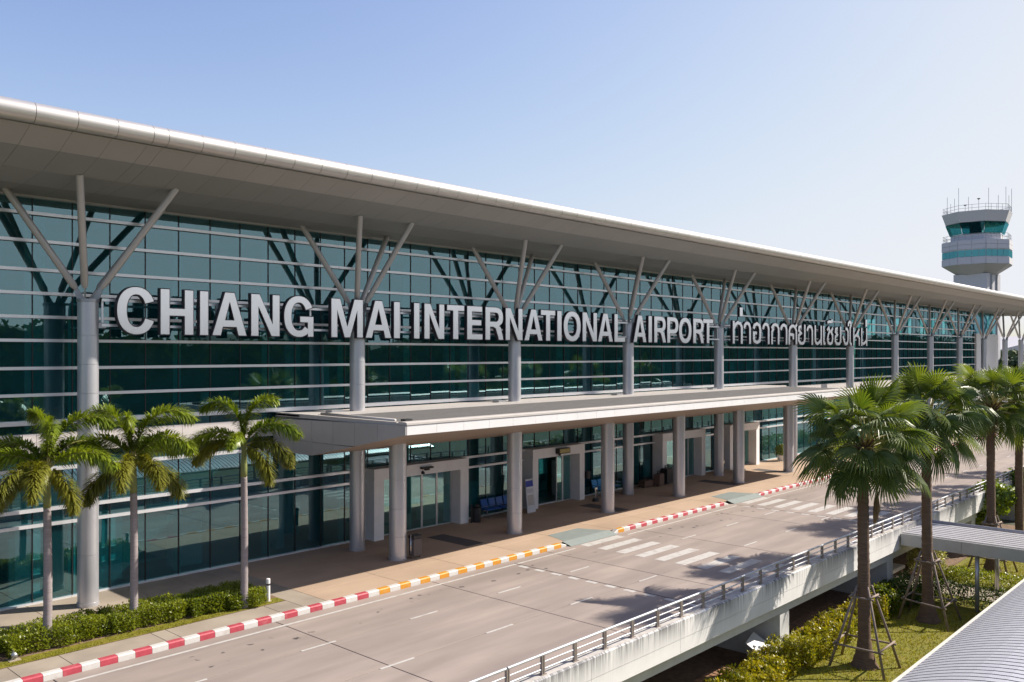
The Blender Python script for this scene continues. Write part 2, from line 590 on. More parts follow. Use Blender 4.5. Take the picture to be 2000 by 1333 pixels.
# grass blades over the lawn that the photo shows
gb = MB()
for _ in range(42000):
    x = rnd.uniform(20, 60)
    y = rnd.uniform(6.5, 12.9)
    if 38.3 < x < 44.6:
        continue
    z = LZ+.05*math.sin(x*.5)*math.sin(y*.6)
    a = rnd.uniform(0, 6.28)
    h = rnd.uniform(.04, .10)
    w = .018
    lx, ly = rnd.gauss(0, .03), rnd.gauss(0, .03)
    gb.poly([(x-w*math.cos(a), y-w*math.sin(a), z-.01), (x+w*math.cos(a), y+w*math.sin(a), z-.01), (x+lx, y+ly, z+h)])
tag(gb.build('grass', M['blade']), 'bright green mown grass under the fan palms', 'grass', kind='stuff')
soil = MB().box(8, 60, 13.2, 22, LZ-.10, LZ+.012).build('soil', M['soil'])
struct(soil)

XR0, XR1 = -6.0, 240.0
road = struct(MB().prismx([(13.56, -.40), (22.70, -.40), (22.70, -.022), (13.56, -.022)], XR0, XR1).build('road', M['roadbed']))
YE = [13.58, 17.36, 19.95, 22.69]
xs = [XR0]
x = 14.15-6.2*3
while x < XR1:
    if x > XR0+1:
        xs.append(x)
    x += 6.2
xs.append(XR1)
G = .014
for i in range(len(xs)-1):
    for j in range(3):
        B('concrete_slab', M['road'], road, xs[i]+G, xs[i+1]-G, YE[j]+G, YE[j+1]-G, -.022, 0, b=.006)

def mark(name, x0, x1, y0, y1, m=None, z=.004):
    mb = MB()
    mb.poly([(x0, y0, z), (x1, y0, z), (x1, y1, z), (x0, y1, z)])
    return mb.build(name, m or M['paint'], road)
def mark_runs(name, runs, y0, y1):
    for a, b in runs:
        mark(name, a, b, y0, y1)
mark_runs('edge_line', [(XR0, 27.8), (31.5, 41.3), (44.9, 120)], 22.12, 22.23)
for yl, ph in ((19.93, 13.23), (17.33, 13.84)):
    k = -2
    while ph+3.82*k < 110:
        x0 = ph+3.82*k
        if not (28.0 < x0+.5 < 31.4 or 41.8 < x0+.5 < 45.2 or 23.7 < x0+.5 < 24.5):
            mark('lane_dash', x0, x0+1.12, yl-.045, yl+.045)
        k += 1
for x0 in (28.42, 42.25):
    for k in range(10):
        if 22.45-.92*k-.46 < 13.7:
            break
        mark('crossing_stripe', x0, x0+2.62, 22.45-.92*k-.46, 22.45-.92*k)
for xl in (24.1, 41.45):
    y = 21.9
    while y > 14.0:
        mark('stop_dash', xl-.11, xl+.11, y-.42, y)
        y -= .80
    mb = MB()
    mb.box(xl+.13, xl+.19, 13.7, 22.3, -.01, .005)
    mb.build('expansion_joint', M['roadbed'], road)

# kerb with painted blocks
kerb = thing('kerb', 'raised roadside kerb painted in red white and yellow blocks', 'kerb')
kerb['kind'] = 'structure'
kmeshes = {}
def kblock(x0, x1, m, taper=0):
    mb = MB()
    z = .165
    for i, x in enumerate((x0+.004, x1-.004)):
        zz = z
        if taper and ((taper < 0 and i == 0) or (taper > 0 and i == 1)):
            zz = .03
        mb.v += [(x, 22.70, -.02), (x, 22.705, zz-.03), (x, 22.735, zz), (x, 22.91, zz), (x, 22.91, -.02)]
    for i in range(5):
        j = (i+1) % 5
        mb.f.append((i, i+5, j+5, j))
    mb.f += [(4, 3, 2, 1, 0), (5, 6, 7, 8, 9)]
    mb.build('kerb_stone', m, kerb)
P = .45
k = -24
while True:
    x0 = 10.44+P*k
    if x0 >= 27.7:
        break
    m = M['kwhite'] if k % 2 == 0 else (M['kred'] if k <= 15 else M['kyel'])
    kblock(x0, min(x0+P, 28.0), m, 1 if x0+P > 27.7 else 0)
    k += 1
def run(x0, x1, first):
    kblock(x0, x0+.32, M['kwhite'], -1)
    x = x0+.32
    i = 0
    while x < x1-.1:
        last = x+P >= x1-.1
        m = M['kwhite'] if i % 2 else (M['kyel'] if (i == 0 and first) else M['kred'])
        kblock(x, min(x+P, x1), m, 1 if last else 0)
        x += P
        i += 1
run(31.2, 41.5, True)
run(44.75, 98, False)

pave = struct(MB().prismx([(22.93, -.3), (29.42, -.3), (29.42, .118), (22.93, .118)], XR0, 130).build('pavement', M['roadbed']))
def slab(x0, x1, y0, y1, m, name='paving_slab'):
    B(name, m, pave, x0+.006, x1-.006, y0+.006, y1-.006, .11, .15, b=.005)
jx = [-6, -3, -1, 1.8, 4.6, 7.32, 8.52, 10.95, 11.37, 14.5, 15.31]
for i in range(len(jx)-1):
    slab(jx[i], jx[i+1], 22.93, 23.92, M['walk'])
x = -6
while x < 15.3:
    slab(x, min(x+1.55, 15.31), 26.05, 27.7, M['walk'])
    slab(x, min(x+1.55, 15.31), 27.7, 29.38, M['walk'])
    x += 1.55
slab(15.31, 16.17, 22.93, 25.6, M['walk'])
slab(15.31, 16.17, 25.6, 29.38, M['walk'])
x = 16.17
i = 0
while x < 64:
    x2 = x+3.05
    slab(x, x2, 22.93, 24.25, M['tan'])
    slab(x, x2, 24.25, 27.0, M['tan'])
    slab(x, x2, 27.0, 29.38, M['tan'])
    x = x2
while x < 128:
    slab(x, x+6, 22.93, 29.38, M['walk'])
    x += 6
for xa in (24.6, 35.0, 46.6, 53.6):
    B('inlay_strip', M['darkslab'], pave, xa, xa+.95, 25.2, 27.7, .13, .154)
B('kerb_bed', M['road'], pave, XR0, 130, 22.694, 22.928, -.3, -.006)
for xa in (28.0, 41.75):
    mb = MB()
    mb.poly([(xa, 22.93, .156), (xa+3.0, 22.93, .156), (xa+2.5, 24.2, .156), (xa+.45, 24.2, .156)])
    mb.poly([(xa-.05, 22.5, .008), (xa+3.2, 22.5, .008), (xa+3.12, 22.93, .156), (xa-.12, 22.93, .156)])
    mb.build('kerb_ramp', M['ramp'], pave)
bed = MB()
bed.prismx([(23.93, .05), (26.04, .05), (26.04, .16), (25.0, .19), (23.93, .155)], -6, 15.28)
bed.build('planting_soil', M['soil'], pave)
gb = MB()
for _ in range(9000):
    x = rnd.uniform(-2, 15.25)
    y = 23.95+.42*rnd.random()+.05*math.sin(x*2)
    if x > 14.2:
        y = 23.95+rnd.random()*.9
    a = rnd.uniform(0, 6.28)
    h = rnd.uniform(.02, .06)
    gb.poly([(x-.012*math.cos(a), y-.012*math.sin(a), .15), (x+.012*math.cos(a), y+.012*math.sin(a), .15), (x+rnd.gauss(0, .02), y+rnd.gauss(0, .02), .15+h)])
tag(gb.build('verge_grass', M['blade']), 'thin strip of grass between hedge and pavement', 'grass', kind='stuff')
mb = MB()
mb.poly([(-6, 23.94, .1595), (15.26, 23.94, .1595), (15.26, 24.38, .174), (-6, 24.38, .174)])
mb.build('verge', M['grass'], pave)

# ------------------------------------------------------------------ terminal building
T = thing('terminal_building', 'long airport terminal with teal glass wall, silver columns and overhanging roof', 'building')
BIGX = [0.9, 10.84, 21.19, 30.46, 39.81, 49.82, 60.63, 71.24, 81.71, 91.63, 101.33, 110.82, 120.13, 128.06]
XE = 112.24
GY = 29.42
# curtain wall
rows = [(.20, 2.55), (2.63, 3.03), (3.12, 4.29), (4.39, 4.84), (5.47, 5.75), (5.89, 6.64), (6.72, 7.48), (7.56, 8.35), (8.43, 9.09), (9.17, 9.83), (9.91, 10.56), (10.64, 11.46), (11.54, 12.32), (12.40, 12.84)]
mul = [9.71+1.19*k for k in range(-12, 87)]
mul = [m for m in mul if m < XE]+[XE]
um = bpy.data.meshes.new('glass_pane')
bxx = MB().box(-.5, .5, -.5, .5, -.5, .5)
um.from_pydata(bxx.v, [], bxx.f)
um.materials.append(M['glass'])
DOORS = [(22.6, 28.1), (32.6, 36.8), (44.4, 49.4), (52.6, 56.8)]
near = 0
far = MB()
for i in range(len(mul)-1):
    for (z0, z1) in rows:
        xa, xb = mul[i]+.012, mul[i+1]-.012
        xm = (xa+xb)/2
        if z1 < 3.1 and any(a-.2 < xm < b+.2 for a, b in DOORS):
            continue
        ax, az = rnd.gauss(0, .0024), rnd.gauss(0, .0024)
        if xm > 8 and near < 296 and not (z0 in (4.39, 5.47) and 18.4 < xm < 58):
            o = obj('glass_pane', um, T, (xm, GY, (z0+z1)/2))
            o.scale = (xb-xa, .012, z1-z0)
            o.rotation_euler = (ax, 0, az)
            near += 1
        else:
            n0 = len(far.v)
            mt = Matrix.Translation((xm, GY, (z0+z1)/2)) @ Matrix.Rotation(az, 4, 'Z') @ Matrix.Rotation(ax, 4, 'X') @ Matrix.Diagonal((xb-xa, .012, z1-z0, 1))
            far.v += [tuple(mt @ Vector(v)) for v in bxx.v]
            far.f += [tuple(n0+q for q in f) for f in bxx.f]
stuff(far.build('glass_panes', M['glass'], T))
for i, xm in enumerate(mul):
    if any(a-.1 < xm < b+.1 for a, b in DOORS):
        B('mullion', M['black'], T, xm-.014, xm+.014, GY-.03, GY+.05, 3.14, 12.86)
    else:
        B('mullion', M['black'], T, xm-.014, xm+.014, GY-.03, GY+.05, .17, 12.86)
TZ = [(2.55, 2.63), (3.03, 3.12), (4.29, 4.39), (6.64, 6.72), (7.48, 7.56), (8.35, 8.43), (9.09, 9.17), (9.83, 9.91), (10.56, 10.64), (11.46, 11.54), (12.32, 12.40)]
bays = [-4.5]+BIGX[:11]+[XE]
for i in range(len(bays)-1):
    for (z0, z1) in TZ:
        xa, xb = bays[i], bays[i+1]
        segs = [(xa, xb)]
        if z1 < 3.1:
            for (a, b) in DOORS:
                ns = []
                for (p, q) in segs:
                    if b <= p or a >= q:
                        ns.append((p, q))
                    else:
                        if a > p:
                            ns.append((p, a))
                        if b < q:
                            ns.append((b, q))
                segs = ns
        for (p, q) in segs:
            B('transom', M['white'], T, p+.005, q-.005, GY-.15, GY-.031, z0-.004, z1+.012)
    B('window_sill', M['white'], T, bays[i]+.004, bays[i+1]-.004, GY-.20, GY-.02, 5.75, 5.89)
    B('head_beam', M['eave'], T, bays[i]+.004, bays[i+1]-.004, GY-.16, GY+.1, 12.84, 12.97)
    B('base_sill', M['white'], T, bays[i]+.004, bays[i+1]-.004, GY-.12, GY+.05, .10, .20)
x = -4.5
while x < 18.2:
    B('spandrel_panel', M['spandrel'], T, x+.006, min(x+2.38, 18.22)-.006, GY-.16, GY+.12, 4.84, 5.47)
    x += 2.38
x = 58.3
while x < XE-.1:
    B('spandrel_panel', M['spandrel'], T, x+.006, min(x+4.5, XE)-.006, GY-.16, GY+.12, 4.84, 5.47)
    x += 4.5
# far white end wall
B('end_wall', M['wpanel'], T, XE+.01, 121.9, GY-.25, GY+14, .1, 10.3)
for i in range(8):
    o = obj('glass_pane', um, T, (XE+.62+1.2*i, GY, 11.6))
    o.scale = (1.17, .012, 2.5)
# inside
B('interior_floor', M['infloor'], T, -4.4, XE, GY+.1, 44, -.1, .14)
B('interior_floor', M['infloor'], T, -4.4, XE, GY+.7, 44, 4.9, 5.4)
B('interior_wall', M['indark'], T, -4.4, XE, 43.9, 44.2, .14, 12.9)
for i, xm in enumerate(mul):
    if i % 3 == 1:
        B('glass_fin', M['fin'], T, xm+.10, xm+.14, GY+.12, GY+.62, .2, 12.8)
for xc in BIGX[:11]:
    for yy in (32.6,):
        mb = MB().tube([(xc, yy, .14), (xc, yy, 4.9)], .32, 14, False).tube([(xc, yy, 5.4), (xc, yy, 12.8)], .32, 14, False)
        mb.build('interior_column', M['incol'], T, smooth=True)
for (xa, xb, yy, h) in ((6.5, 9.3, 31.6, 1.1), (12.3, 13.0, 30.6, 2.2), (14.0, 16.6, 32.2, 1.1), (17.5, 19.5, 33.5, 2.4), (29, 32, 32, 1.2)):
    B('counter', M['fin'] if h < 2 else M['incol'], T, xa, xb, yy, yy+.7, .14, .14+h)
for i in range(26):
    xa = 5.5+i*2.2+rnd.uniform(-.6, .6)
    w = rnd.choice((.25, .35, .6, 1.1))
    up = i % 2
    za = 5.4 if up else .14
    B('partition', M['incol'], T, xa, xa+w, GY+rnd.uniform(.6, 1.6), GY+1.7, za, za+rnd.choice((1.1, 1.9, 2.3)))
B('interior_ceiling', M['indark'], T, -4.4, XE, GY+.2, 44, 12.9, 13.0)

# roof: soffit panels, rounded eave, top sheet
SOF = [(29.55, 12.90), (27.7, 12.95), (26.2, 13.11), (24.95, 13.46), (24.02, 13.84)]
seams = [7.89-1.02*k for k in range(12, 0, -1)]+[7.89, 8.91, 9.94, 10.92, 11.35]
x = 12.37
while x < 131:
    seams.append(x)
    x += 1.022
XRF = seams[-1]
soff_n = 0
rest = [MB() for _ in range(4)]
for i in range(len(seams)-1):
    xa, xb = seams[i]+.004, seams[i+1]-.004
    for j in range(4):
        (y0, z0), (y1, z1) = SOF[j], SOF[j+1]
        d = Vector((0, y1-y0, z1-z0)).normalized()*.006
        a = (y0+d.y, z0+d.z)
        b = (y1-d.y, z1-d.z)
        prof = [a, (a[0], a[1]+.04), (b[0], b[1]+.04), b]
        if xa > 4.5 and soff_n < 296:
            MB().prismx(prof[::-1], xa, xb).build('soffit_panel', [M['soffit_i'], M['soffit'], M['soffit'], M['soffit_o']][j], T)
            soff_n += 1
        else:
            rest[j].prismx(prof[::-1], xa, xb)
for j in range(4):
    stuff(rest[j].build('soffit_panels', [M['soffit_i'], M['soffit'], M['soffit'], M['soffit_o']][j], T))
mb = MB()
for j in range(4):
    (y0, z0), (y1, z1) = SOF[j], SOF[j+1]
    mb.prismx([(y0, z0+.045), (y0, z0+.07), (y1, z1+.07), (y1, z1+.045)][::-1], seams[0], XRF)
mb.build('soffit_backing', M['roof'], T)
def eave_prof(r, cy=23.86, cz=14.10):
    pr = []
    for k in range(15):
        a = R_(-78-k*14.2)
        pr.append((cy+r*math.cos(a), cz+r*math.sin(a)))
    return pr
pr = eave_prof(.262)
for i in range(len(seams)-1):
    mb = MB()
    xa, xb = seams[i]+.007, seams[i+1]-.007
    pp = pr+[(24.7, 14.36), (24.7, 14.30), (24.05, 14.2)]
    mb.prismx(pp, xa, xb)
    mb.build('eave_panel', M['eave'], T, smooth=True, auto=True)
MB().prismx(eave_prof(.246)+[(24.6, 14.33), (24.6, 14.0)], seams[0], XRF-.01).build('eave_core', M['seam'], T)
MB().prismx([(24.6, 14.28), (24.6, 14.36), (62, 14.95), (62, 14.8)][::-1], seams[0], XRF).build('roof_sheet', M['roof'], T)
MB().prismx([(29.56, 12.98), (62, 13.0), (62, 14.78), (24.5, 14.26), (24.1, 13.95)], XRF-.3, XRF-.02).build('roof_end_fascia', M['eave'], T)

# columns with four struts
def colmesh():
    mb = MB()
    return mb
def column(xc, z0, z1, r, parent, yc, seamz):
    pts, rad = [], []
    def ad(z, rr):
        pts.append((xc, yc, z))
        rad.append(rr)
    ad(z0, r+.02)
    ad(z0+.12, r+.02)
    ad(z0+.122, r)
    for z in seamz:
        if z0+.3 < z < z1-.1:
            ad(z-.008, r)
            ad(z-.004, r-.012)
            ad(z+.004, r-.012)
            ad(z+.008, r)
    ad(z1, r)
    return MB().tube(pts, rad, 28).build('column', M['silver'], parent, smooth=True, auto=True)
for ci, xc in enumerate(BIGX):
    yc = 28.0
    zt = 9.58
    c = column(xc, .15, zt, .305, T, yc, [1.75, 3.3, 4.85, 6.75, 7.65, 8.55])
    MB().tube([(xc, yc, zt+.002), (xc, yc, zt+.10)], .33, 24).build('collar', M['steel'], c, smooth=True, auto=True)
    for sx, dy, dx in ((-1, .72, 2.12), (1, .72, 2.12), (-1, -1.85, 1.28), (1, -1.85, 1.28)):
        zz = 12.93 if dy > 0 else 13.14
        if ci == 1 and dy < 0:
            dx = .95 if sx < 0 else 1.95
        if ci == 1 and dy > 0 and sx > 0:
            dx = 2.75
        top = Vector((xc+sx*dx, yc+dy, zz+.02))
        bot = Vector((xc+sx*.13, yc+(.10 if dy > 0 else -.13), 9.72))
        d = (top-bot)
        MB().tube([bot+d*.085, bot+d*.12, bot+d*.97, top], [.065, .108, .108, .10], 12).build('strut', M['strut'], c, smooth=True, auto=True)
        # gusset plate between cap and strut
        side = d.cross(Vector((0, 0, 1))).normalized()*.018
        a0 = bot+Vector((0, 0, -.04))
        gm = MB()
        e = bot+d*.12
        up = Vector((0, 0, .10))
        for s_ in (-1, 1):
            gm.v += [tuple(a0+side*s_-Vector((d.x, d.y, 0)).normalized()*.08), tuple(a0+side*s_+Vector((d.x, d.y, 0)).normalized()*.16), tuple(e+side*s_-up), tuple(e+side*s_+up)]
        gm.f += [(0, 1, 2, 3), (7, 6, 5, 4), (0, 4, 5, 1), (1, 5, 6, 2), (2, 6, 7, 3), (3, 7, 4, 0)]
        gm.build('gusset', M['steel'], c)

# entrances
def portal(xa, xb, jw, leaves, openings, hz=2.66):
    d = MB()
    y0, y1 = 28.72, GY+.02
    d.box(xa+.01, xb-.01, y0+.05, y1, hz+.02, 3.13)
    e = d.build('entrance', M['frame'], T)
    B('door_jamb', M['frame'], e, xa, xa+jw, y0, y1, .15, hz-.004)
    B('door_jamb', M['frame'], e, xb-jw, xb, y0, y1, .15, hz-.004)
    nn = max(2, round((xb-xa)/1.4))
    for i in range(nn):
        B('header_panel', M['frame'], e, xa+(xb-xa)*i/nn+.004, xa+(xb-xa)*(i+1)/nn-.004, y0-.012, y1, hz, 3.142)
    for (a, b) in leaves:
        yl = GY-.12
        gl = B('door_leaf', M['glassd'], e, a+.05, b-.05, yl-.006, yl+.006, .2, hz-.05)
        f = MB()
        f.box(a, a+.05, yl-.03, yl+.03, .155, hz)
        f.box(b-.05, b, yl-.03, yl+.03, .155, hz)
        f.box(a+.05, b-.05, yl-.03, yl+.03, .155, .20)
        f.box(a+.05, b-.05, yl-.03, yl+.03, hz-.05, hz)
        f.build('door_frame', M['alu'], e)
    return e
e1 = portal(22.6, 28.1, .52, [(23.2, 24.4), (24.4, 25.72), (25.72, 26.62), (26.62, 27.52)], [])
MB().box(25.1, 25.75, 28.52, 28.70, 2.93, 3.0).box(25.3, 25.5, 28.5, 28.64, 2.86, 2.93).build('door_sensor', M['blk'], e1)
MB().tube([(25.25, 28.70, 2.76), (25.25, 28.58, 2.73)], [.08, .04], 10).build('camera_dome', M['blk'], e1)
e2 = portal(32.6, 36.8, .42, [(33.04, 33.62), (35.1, 35.62), (35.62, 36.3)], [])
MB().box(34.35, 35.25, 28.45, 28.70, 2.80, 3.08).build('sign_box', M['blk'], e2)
MB().box(34.4, 35.2, 28.438, 28.448, 2.84, 3.04).build('sign_face', M['signyel'], e2)
MB().box(34.5, 34.6, 28.55, 28.65, 2.70, 2.80).build('door_sensor', M['blk'], e2)
B('inner_screen', M['glassd'], e2, 33.0, 36.3, GY+1.5, GY+1.512, .15, 2.7)
for xx in (33.6, 34.4, 35.2):
    B('screen_frame', M['alu'], e2, xx, xx+.05, GY+1.47, GY+1.495, .15, 2.7)
B('call_box', M['blk'], e2, 36.85, 37.1, 28.55, 28.85, 1.25, 1.65)
e3 = portal(44.4, 49.4, .45, [(44.9, 45.5), (45.5, 46.6), (47.4, 48.2), (48.2, 48.95)], [])
e4 = portal(52.6, 56.8, .45, [(53.1, 54.2), (54.2, 55.3), (55.3, 56.3)], [])

# ------------------------------------------------------------------ entrance canopy
CX0, CX1 = 18.25, 58.2
CN = thing('entrance_canopy', 'flat grey entrance canopy with white fascia over the doors', 'canopy', (0, 0, 0))
fx = [CX0]
x = 19.55
while x < CX1-.3:
    fx.append(x)
    x += 1.255
fx.append(CX1)
for i in range(len(fx)-1):
    B('fascia_panel', M['wpanel'], CN, fx[i]+.005, fx[i+1]-.005, 21.5, 21.62, 5.34, 5.655)
B('fascia_backing', M['seam'], CN, CX0+.02, CX1-.02, 21.53, 21.66, 5.35, 5.64)
MB().prismx([(21.47, 5.665), (22.0, 5.665), (22.0, 5.70), (21.85, 5.76), (21.55, 5.76), (21.47, 5.73)], CX0-.03, CX1+.03).build('coping', M['coping'], CN)
MB().prismx([(21.66, 5.5), (29.3, 5.5), (29.3, 5.63), (21.66, 5.60)], CX0+.03, CX1-.03).build('roof_deck', M['canroof'], CN)
# standing ridge with white flashing near the front edge
rb = MB()
x = CX0+.3
while x < CX1-.4:
    w = rnd.uniform(.20, .36)
    rb.box(x, x+w, 22.62, 22.69, 5.60, 5.655)
    x += w+rnd.uniform(.02, .08)
stuff(rb.build('flashing_clips', M['white'], CN))
rb = MB()
y = 22.9
while y < 27.2:
    rb.box(CX0+.35, CX1-.3, y, y+.045, 5.60, 5.640)
    y += .22
stuff(rb.build('roof_ribs', M['canroof'], CN))
MB().box(CX0+.05, CX1-.05, 27.35, 27.62, 5.60, 5.72).build('rear_upstand', M['coping'], CN)
MB().box(CX0, CX1, 27.63, 29.20, 5.625, 5.70).build('rear_apron', M['coping'], CN)
MB().box(CX0, CX0+.14, 22.02, 29.2, 5.60, 5.74).build('end_upstand', M['coping'], CN)
MB().tube([(CX0+.75, 23.0, 5.70), (CX0+.75, 27.3, 5.72)], .06, 8).build('drain_pipe', M['coping'], CN, smooth=True)
MB().box(CX0+.45, CX0+.75, 22.1, 22.35, 5.6, 5.80).build('outlet_box', M['blk'], CN)
for xx in (20.3, 29.6, 38.9, 49.1):
    MB().box(xx-.55, xx-.02, 27.7, 28.1, 5.68, 5.80).build('vent_cover', M['steel'], CN)
# sloping soffit of long brown boards
SP = [(21.52, 5.335), (26.75, 4.27), (29.3, 4.27)]
def sofpt(y):
    if y < 26.75:
        return 5.335+(4.27-5.335)*(y-21.52)/(26.75-21.52)
    return 4.27
ys = [21.52+i*.402 for i in range(14)]+[27.4, 28.05, 28.7, 29.3]
ys[13] = 26.75
nx = 6
for i in range(nx):
    xa = CX0+.02+(CX1-CX0-.04)*i/nx
    xb = CX0+.02+(CX1-CX0-.04)*(i+1)/nx
    for j in range(len(ys)-1):
        a, b = ys[j]+.006, ys[j+1]-.006
        MB().prismx([(a, sofpt(a)), (b, sofpt(b)), (b, sofpt(b)+.04), (a, sofpt(a)+.04)], xa+.003, xb-.003).build('soffit_board', M['plank'], CN)
mb = MB()
mb.prismx([(21.6, 5.40), (26.75, 4.33), (29.3, 4.33), (29.3, 4.40), (26.75, 4.40), (21.6, 5.48)], CX0+.1, CX1-.1)
mb.build('soffit_backing', M['seam'], CN)
# end caps in grey panels
ey = [21.5, 22.94, 24.2, 25.44, 26.73, 27.95, 29.3]
def end_panel(ya, yb, za, zb, zc, zd, xx):
    # quad (ya,za)(yb,zb)(yb,zd)(ya,zc)
    mb = MB()
    pr_ = [(ya+.006, za), (yb-.006, zb), (yb-.006, zd), (ya+.006, zc)]
    mb.prismx(pr_, xx, xx+.05)
    mb.build('end_panel', M['endcap'], CN)
top = lambda y: 5.655-.02*(y-21.5)
for xx in (CX0-.06, CX1+.01):
    for i in range(len(ey)-1):
        a, b = ey[i], ey[i+1]
        la, lb = sofpt(a), sofpt(b)
        s = 4.76
        if min(la, lb) >= s-.02:
            end_panel(a, b, la, lb, top(a), top(b), xx)
        else:
            end_panel(a, b, max(la, s+.006), max(lb, s+.006), top(a), top(b), xx)
            if la < s:
                end_panel(a, b, la, lb, s-.006, s-.006, xx)
            else:
                end_panel(a+(b-a)*max(0, (la-s)/(la-lb)), b, s-.01, lb, s-.006, s-.006, xx)
mb = MB()
pr_ = [(21.52, 5.34), (26.75, 4.28), (29.3, 4.28), (29.3, 5.5), (21.52, 5.64)]
mb.prismx(pr_, CX0-.01, CX0+.03)
mb.build('end_backing', M['seam'], CN)
for xc in (21.28, 27.85, 34.65, 41.2, 47.95, 54.75):
    c = column(xc, .15, sofpt(25.3)+.03, .335, CN, 25.6, [1.05, 2.1, 3.2])

# ------------------------------------------------------------------ lettering on its rails
SIGN = thing('airport_sign', 'large white block letters reading CHIANG MAI INTERNATIONAL AIRPORT, then Thai, across the facade', 'sign')
def arc(cx, cy, rx, ry, a0, a1, n, p=2.0):
    o = []
    for i in range(n+1):
        t = R_(a0+(a1-a0)*i/n)
        c, s_ = math.cos(t), math.sin(t)
        o.append((cx+rx*math.copysign(abs(c)**(2/p), c), cy+ry*math.copysign(abs(s_)**(2/p), s_)))
    return o
def stroke(path, tx, ty):
    """outline of a centre line; horizontal runs are ty thick, vertical runs tx thick"""
    L, Rr = [], []
    n = len(path)
    P_ = [Vector(p) for p in path]
    nrm = []
    for i in range(n-1):
        d = (P_[i+1]-P_[i]).normalized()
        nrm.append(Vector((-d.y, d.x)))
    for i in range(n):
        if i == 0:
            m = nrm[0]
            k = 1
        elif i == n-1:
            m = nrm[-1]
            k = 1
        else:
            m = nrm[i-1]+nrm[i]
            if m.length < 1e-4:
                m = nrm[i]
            m.normalize()
            k = min(1.9, 1/max(.3, m.dot(nrm[i])))
        off = Vector((m.x*tx/2*k, m.y*ty/2*k))
        L.append(tuple(P_[i]+off))
        Rr.append(tuple(P_[i]-off))
    return L+Rr[::-1]
